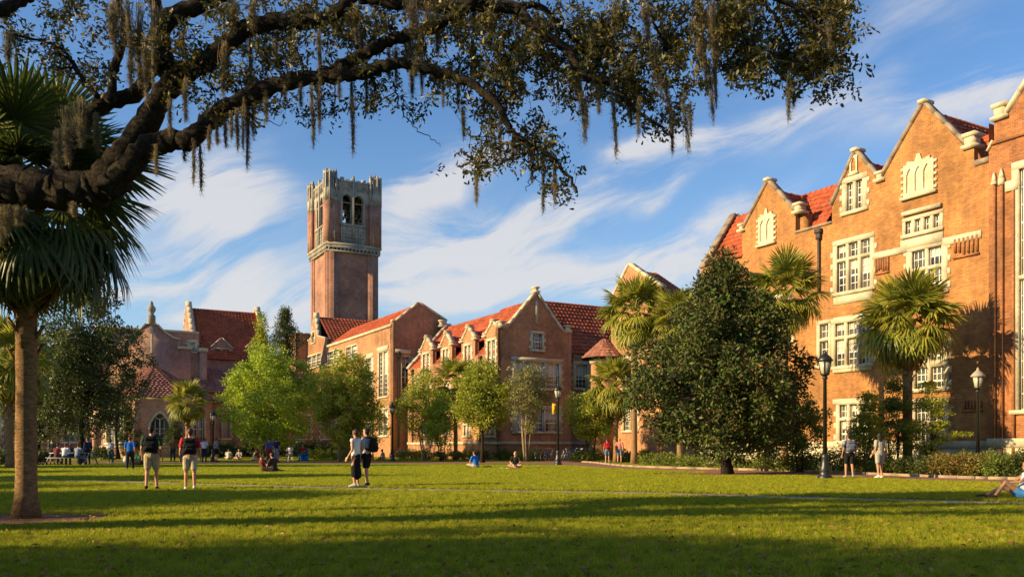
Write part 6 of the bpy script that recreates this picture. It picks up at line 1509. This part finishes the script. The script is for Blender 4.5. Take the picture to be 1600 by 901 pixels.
for px, Y, face, kd, lab, kw in ((270, 66, 30, 'stand', 'blond person in a rust top standing left of the short palm', dict(shirt=(.3, .12, .05), hair=HF, bottom='pants', bc=(.05, .05, .07))),
    (284, 64, -30, 'stand', 'person in a slate blue shirt standing beside the short palm trunk', dict(shirt=(.12, .18, .28), bottom='pants', bc=(.06, .08, .13))),
    (319, 62, 10, 'stand', 'person in a white shirt and dark trousers near the lamp by the short palm', dict(shirt=(.6, .6, .66), bottom='pants', bc=(.03, .03, .05), hair=HN)),
    (338, 62.5, -40, 'stand', 'person in a grey top and black shorts just right of the leftmost lamp', dict(shirt=(.2, .22, .26), bc=BLK)),
    (219, 54, 20, 'cross', 'person in a green t-shirt sitting behind the one in bright blue', dict(shirt=(.02, .16, .07), bc=(.03, .03, .03))),
    (357, 74, 10, 'cross', 'person in a white top sitting left under the lime green tree', dict(shirt=(.6, .58, .6), hair=HN)),
    (375, 73, 170, 'cross', 'person in a grey top sitting under the left side of the lime green tree', dict(shirt=(.3, .3, .33))),
    (397, 70, -60, 'cross', 'person in a white top sitting just left of the lime tree trunk', dict(shirt=(.65, .6, .58), hair=HF)),
    (404, 69.5, 60, 'cross', 'person in an orange red top sitting just left of the lime tree trunk', dict(shirt=(.5, .1, .04), bc=(.6, .55, .5))),
    (421, 60, 30, 'stand', 'person in a blue shirt and maroon trousers behind the seated pair', dict(shirt=(.05, .08, .24), bottom='pants', bc=(.16, .03, .04))),
    (432, 61, -20, 'stand', 'person in a dark navy top standing at the right behind the seated pair', dict(shirt=(.02, .02, .07), bottom='pants', bc=(.2, .22, .3), hair=HN)),
    (454, 66, 165, 'bench', 'person in a white shirt sitting on a white stool', dict(shirt=(.7, .66, .62), bc=(.55, .5, .46), hair=HN, shoe=(.6, .6, .6))),
    (475, 67, 150, 'bench', 'person in a red shirt sitting on a chair draped with a blue cloth', dict(shirt=(.4, .03, .02), bottom='pants', bc=(.03, .16, .42), hair=HB)),
    (600, 71, 80, 'cross', 'person in a pale pink top sitting left of the lamp post', dict(shirt=(.6, .35, .32), hair=HN)),
    ):
    person(px, 0, face, lab, kd=kd, Y=Y, vox=.022, **kw)

# ================================================================== STREET FURNITURE
def lamp(px, Y, H, label, cap=True):
    x = at(px, Y); T = thing('street_lamp', (x, Y, 0), label, 'street lamp', 'black lamp posts round the lawn'); c = Vector((x, Y, 0))
    m = MB(); m.lathe(c, [(.27, 0), (.27, .10), (.21, .16), (.19, .3), (.215, .36), (.15, .5), (.12, .78), (.145, .86), (.085, .95)], 16); m.build('lamp_base', LAMPBLK, T, smooth=False)
    zl = H-.95; m = MB(); m.lathe(c, [(.078, .9), (.062, zl-.12), (.10, zl-.08), (.10, zl-.03), (.06, zl)], 12); m.build('pole', LAMPBLK, T)
    l = MB(); l.lathe(c, [(.07, zl), (.15, zl+.05), (.17, zl+.1)], 12)
    for j in range(6):
        a = j*math.pi/3; l.beam(c+Vector((.155*math.cos(a), .155*math.sin(a), zl+.08)), c+Vector((.235*math.cos(a), .235*math.sin(a), zl+.55)), .02, .02, up=(1, 0, .1))
    lo_ = l.build('lantern', LAMPBLK, T)
    m = MB(); m.lathe(c, [(.15, zl+.1), (.225, zl+.55)], 6); m.build('lamp_glass', FROST, lo_)
    m = MB(); m.lathe(c, [(.27, zl+.54), (.29, zl+.58), (.2, zl+.7), (.09, zl+.8), (.05, zl+.84), (.06, zl+.88), (.02, zl+.95)], 12); m.build('lamp_cap', LAMPBLK if cap else STONEG, lo_)
    return T
lamp(1289, 31, 4.7, 'tall black lamp post right of the magnolia, the nearest one')
lamp(1528, 36.2, 4.55, 'black lamp post with a pale cap against the sunlit brick wall', cap=False)
L3 = lamp(872, 52, 5.0, 'black lamp post with a yellow banner beside the front gable')
lamp(613, 69, 4.7, 'black lamp post before the tall library windows, right of the standing couple')
lamp(333, 64, 3.9, 'short black lamp post right of the short palm')
lamp(563, 76, 3.6, 'far lamp post half hidden by the yellow green tree')
bn = thing('banner', (at(866.5, 52), 52, 2.9), 'small yellow banner with a dark emblem hanging on the lamp post', 'banner'); ORG[bn.name] = Vector((at(866.5, 52), 52, 2.9))
YEL = cloth((.62, .36, .03)); m = MB(); bx_ = at(866.5, 52); m.beam((bx_, 52, 3.15), (bx_, 52, 3.78), .30, .02, side=(1, 0, 0)); m.build('cloth', YEL, bn)
m = MB(); m.beam((bx_-.02, 51.98, 3.3), (bx_+.05, 51.98, 3.62), .06, .01, side=(1, 0, 0)); m.beam((bx_-.06, 51.98, 3.6), (bx_+.08, 51.98, 3.65), .05, .008, side=(1, 0, 0)); m.build('emblem', cloth((.08, .05, .03)), bn)
m = MB(); m.beam((bx_-.16, 52, 3.8), (at(872, 52), 52, 3.8), .02, .02); m.beam((bx_-.16, 52, 3.13), (at(872, 52), 52, 3.13), .02, .02); m.build('bracket', LAMPBLK, bn)

# picnic table
tx = at(111, 54.5); T = thing('picnic_table', (tx, 54.6, 0), 'long metal picnic table with benches under the dark oak', 'table')
GM = mat('grey_metal', (.22, .24, .28), .5, .5)
m = MB(); m.fbox(Face((tx-1.35, 54.8), (1, 0), (0, -1)), 0, 2.7, -.45, .4, .72, .77); m.build('table_top', GM, T)
for dy in (-1.0, .9): m = MB(); m.fbox(Face((tx-1.35, 54.6+dy+.0), (1, 0), (0, -1)), 0, 2.7, -.16, .16, .43, .47); m.build('bench_seat', GM, T)
for dx in (-1.2, 1.2):
    for dy in (-1, 1): m = MB(); m.beam((tx+dx, 54.7+dy*.3, .72), (tx+dx, 54.6+dy*.95, 0), .06, .06, up=(1, 0, 0)); m.build('leg', GM, T)
# white stool and draped chair
T = thing('stool', (at(454, 66), 66, 0), 'white plastic stool under the person in the white shirt', 'stool'); WP = mat('white_plastic', (.65, .65, .66), .5)
c = Vector((at(454, 66), 66, 0)); m = MB(); m.lathe(c, [(.2, .42), (.21, .46)], 12); m.build('seat', WP, T)
for j in range(4): a = R(45+90*j); m = MB(); m.beam(c+Vector((.15*math.cos(a), .15*math.sin(a), .43)), c+Vector((.22*math.cos(a), .22*math.sin(a), 0)), .04, .04, up=(1, 0, 0)); m.build('leg', WP, T)
T = thing('chair', (at(475, 67), 67, 0), 'folding chair draped with a bright blue cloth', 'chair'); c = Vector((at(475, 67), 67.1, 0)); BC = cloth((.02, .2, .55))
m = MB(); m.box8([c+Vector(v) for v in ((-.34, -.3, 0), (.34, -.3, 0), (.3, .3, 0), (-.3, .3, 0), (-.24, -.2, .42), (.24, -.2, .42), (.24, .25, .42), (-.24, .25, .42))]); m.build('cover', BC, T)
m = MB(); m.beam(c+Vector((0, .27, .42)), c+Vector((0, .36, .95)), .46, .04, side=(1, 0, 0)); m.build('backrest', BC, T)
# carried and laid down things
T = thing('shopping_bag', (at(196, 42.9), 42.9, 0), 'white carrier bag held low by the person in bright blue', 'bag'); ORG[T.name] = Vector((at(196, 42.9), 42.9, 0))
o = blobobj('sack', [((0, 0, .50), .12, (0, 0, .62), .07, dict(lat=(1, 0, 0), sa=1.1, sb=.6))], cloth((.6, .6, .62)), T, .014); m = MB(); c = ORG[T.name]; m.tube([c+Vector((-.04, 0, .64)), c+Vector((0, 0, .82)), c+Vector((.04, 0, .64))], .006, 5); m.build('handle', cloth((.6, .6, .62)), T)
T = thing('open_book', (at(788, 45), 45, 0), 'open white book lying on the grass left of the person in black', 'book'); c = Vector((at(789, 45), 45, .035))
for s in (-1, 1): m = MB(); m.box8([c+Vector(v) for v in ((0, -.15, -.02), (s*.23, -.15, -.02), (s*.23, .15, -.02), (0, .15, -.02), (0, -.15, .01), (s*.23, -.15, .03), (s*.23, .15, .03), (0, .15, .01))]); m.build('page_block', cloth((.6, .58, .54)), T)
T = thing('duffel_bag', (at(213, 53), 53, 0), 'black bag lying on the grass by the person in green', 'bag'); blobobj('sack', [((-.3, 0, .2), .2, (.3, 0, .2), .2, {}), ((-.1, 0, .4), .05, (.1, 0, .4), .05, {})], cloth((.02, .02, .024)), T, .03)
for sfx, (px, Y, c_, l_) in enumerate(((762, 46.2, (.06, .035, .02), 'dark flat bag on the grass behind the person in blue'), (416, 68, (.4, .35, .3), 'pale bag lying on the grass by the lime tree trunk'))):
    T = thing('bag', (at(px, Y), Y, 0), l_, 'bag'); blobobj('sack', [((-.22, 0, .06), .075, (.2, 0, .06), .065, {}), ((0, 0, .1), .06, (.1, 0, .09), .05, {})], cloth(c_), T, .02)
# bicycles
TY = mat('tyre_rubber', (.02, .02, .02), .9); CH_ = mat('chrome', (.5, .5, .5), .3, .5, 1)
def bike(x, y, rz, c_, label, group='bicycles parked at the rack before the front gable'):
    T = thing('bicycle', (x, y, 0), label, 'bicycle', group, rz=rz); ORG[T.name] = Vector((0, 0, 0)); fm = mat('bicycle_paint', c_, .4, .5)
    L0 = (0, 0, 0)
    for wx in (-.52, .52):
        m = MB(); ring = [Vector((wx+.33*math.cos(a), 0, .34+.33*math.sin(a))) for a in [2*math.pi*j/18 for j in range(19)]]; m.tube(ring, .024, 5, cap=False); wl = m.build('wheel', TY, T, loc=L0)
        m = MB(); ring = [Vector((wx+.305*math.cos(a), 0, .34+.305*math.sin(a))) for a in [2*math.pi*j/18 for j in range(19)]]; m.tube(ring, .012, 4, cap=False)
        for j in range(8): a = j*math.pi/4; m.tube([(wx, 0, .34), (wx+.3*math.cos(a), 0, .34+.3*math.sin(a))], .004, 3)
        m.build('rim', CH_, wl, loc=L0)
    m = MB()
    for a, b in (((-.52, 0, .34), (-.08, 0, .3)), ((-.52, 0, .34), (-.16, 0, .8)), ((-.08, 0, .3), (-.16, 0, .85)), ((-.08, 0, .3), (.38, 0, .75)), ((-.15, 0, .78), (.36, 0, .82)), ((.35, 0, .9), (.52, 0, .34))): m.tube([a, b], .017, 6)
    m.build('frame', fm, T, loc=L0)
    m = MB(); m.tube([(.36, -.24, 1.0), (.36, -.08, .98), (.35, 0, .92), (.36, .08, .98), (.36, .24, 1.0)], .013, 5); m.build('handlebar', CH_, T, loc=L0)
    m = MB(); m.box8([(-.3, -.07, .88), (-.04, -.02, .88), (-.04, .02, .88), (-.3, .07, .88), (-.3, -.07, .93), (-.04, -.02, .92), (-.04, .02, .92), (-.3, .07, .93)]); m.build('saddle', TY, T, loc=L0)
for i, (px, Y, rz, c_, cn) in enumerate(((838, 67, 70, (.1, .1, .12), 'charcoal bicycle at the left end of the rack'), (846, 67.2, 75, (.3, .03, .03), 'dark red bicycle, second from the left end of the rack'), (854, 67, 68, (.03, .08, .25), 'blue bicycle left of the banner lamp post'), (862, 67.2, 78, (.35, .35, .37), 'grey bicycle next to the banner lamp post'),
    (882, 66.6, 60, (.5, .5, .52), 'silver bicycle right of the banner lamp post'), (893, 66.2, 30, (.1, .18, .4), 'blue bicycle parked at an angle beyond the lamp post'), (905, 65.8, 55, (.55, .55, .56), 'white bicycle in the middle of the right group'), (918, 65.6, 65, (.05, .05, .05), 'black bicycle at the right end of the rack'))):
    bike(at(px, Y), Y, R(rz), c_, cn)
for px, Y, rz, c_, cn in ((624, 73, 20, (.5, .5, .5), 'silver bicycle leaning right of the library lamp post'), (634, 73.4, 40, (.6, .58, .58), 'white bicycle right of the library lamp post'), (643, 73, 10, (.35, .2, .3), 'purple bicycle farthest right of the library lamp post')):
    bike(at(px, Y), Y, R(rz), c_, cn, 'bicycles by the library lamp post')
# bake the remeshed figures
bpy.context.view_layer.update()
dg_ = bpy.context.evaluated_depsgraph_get()
new = [(o, bpy.data.meshes.new_from_object(o.evaluated_get(dg_))) for o in PEND]
for o, me in new: o.modifiers.clear(); o.data = me
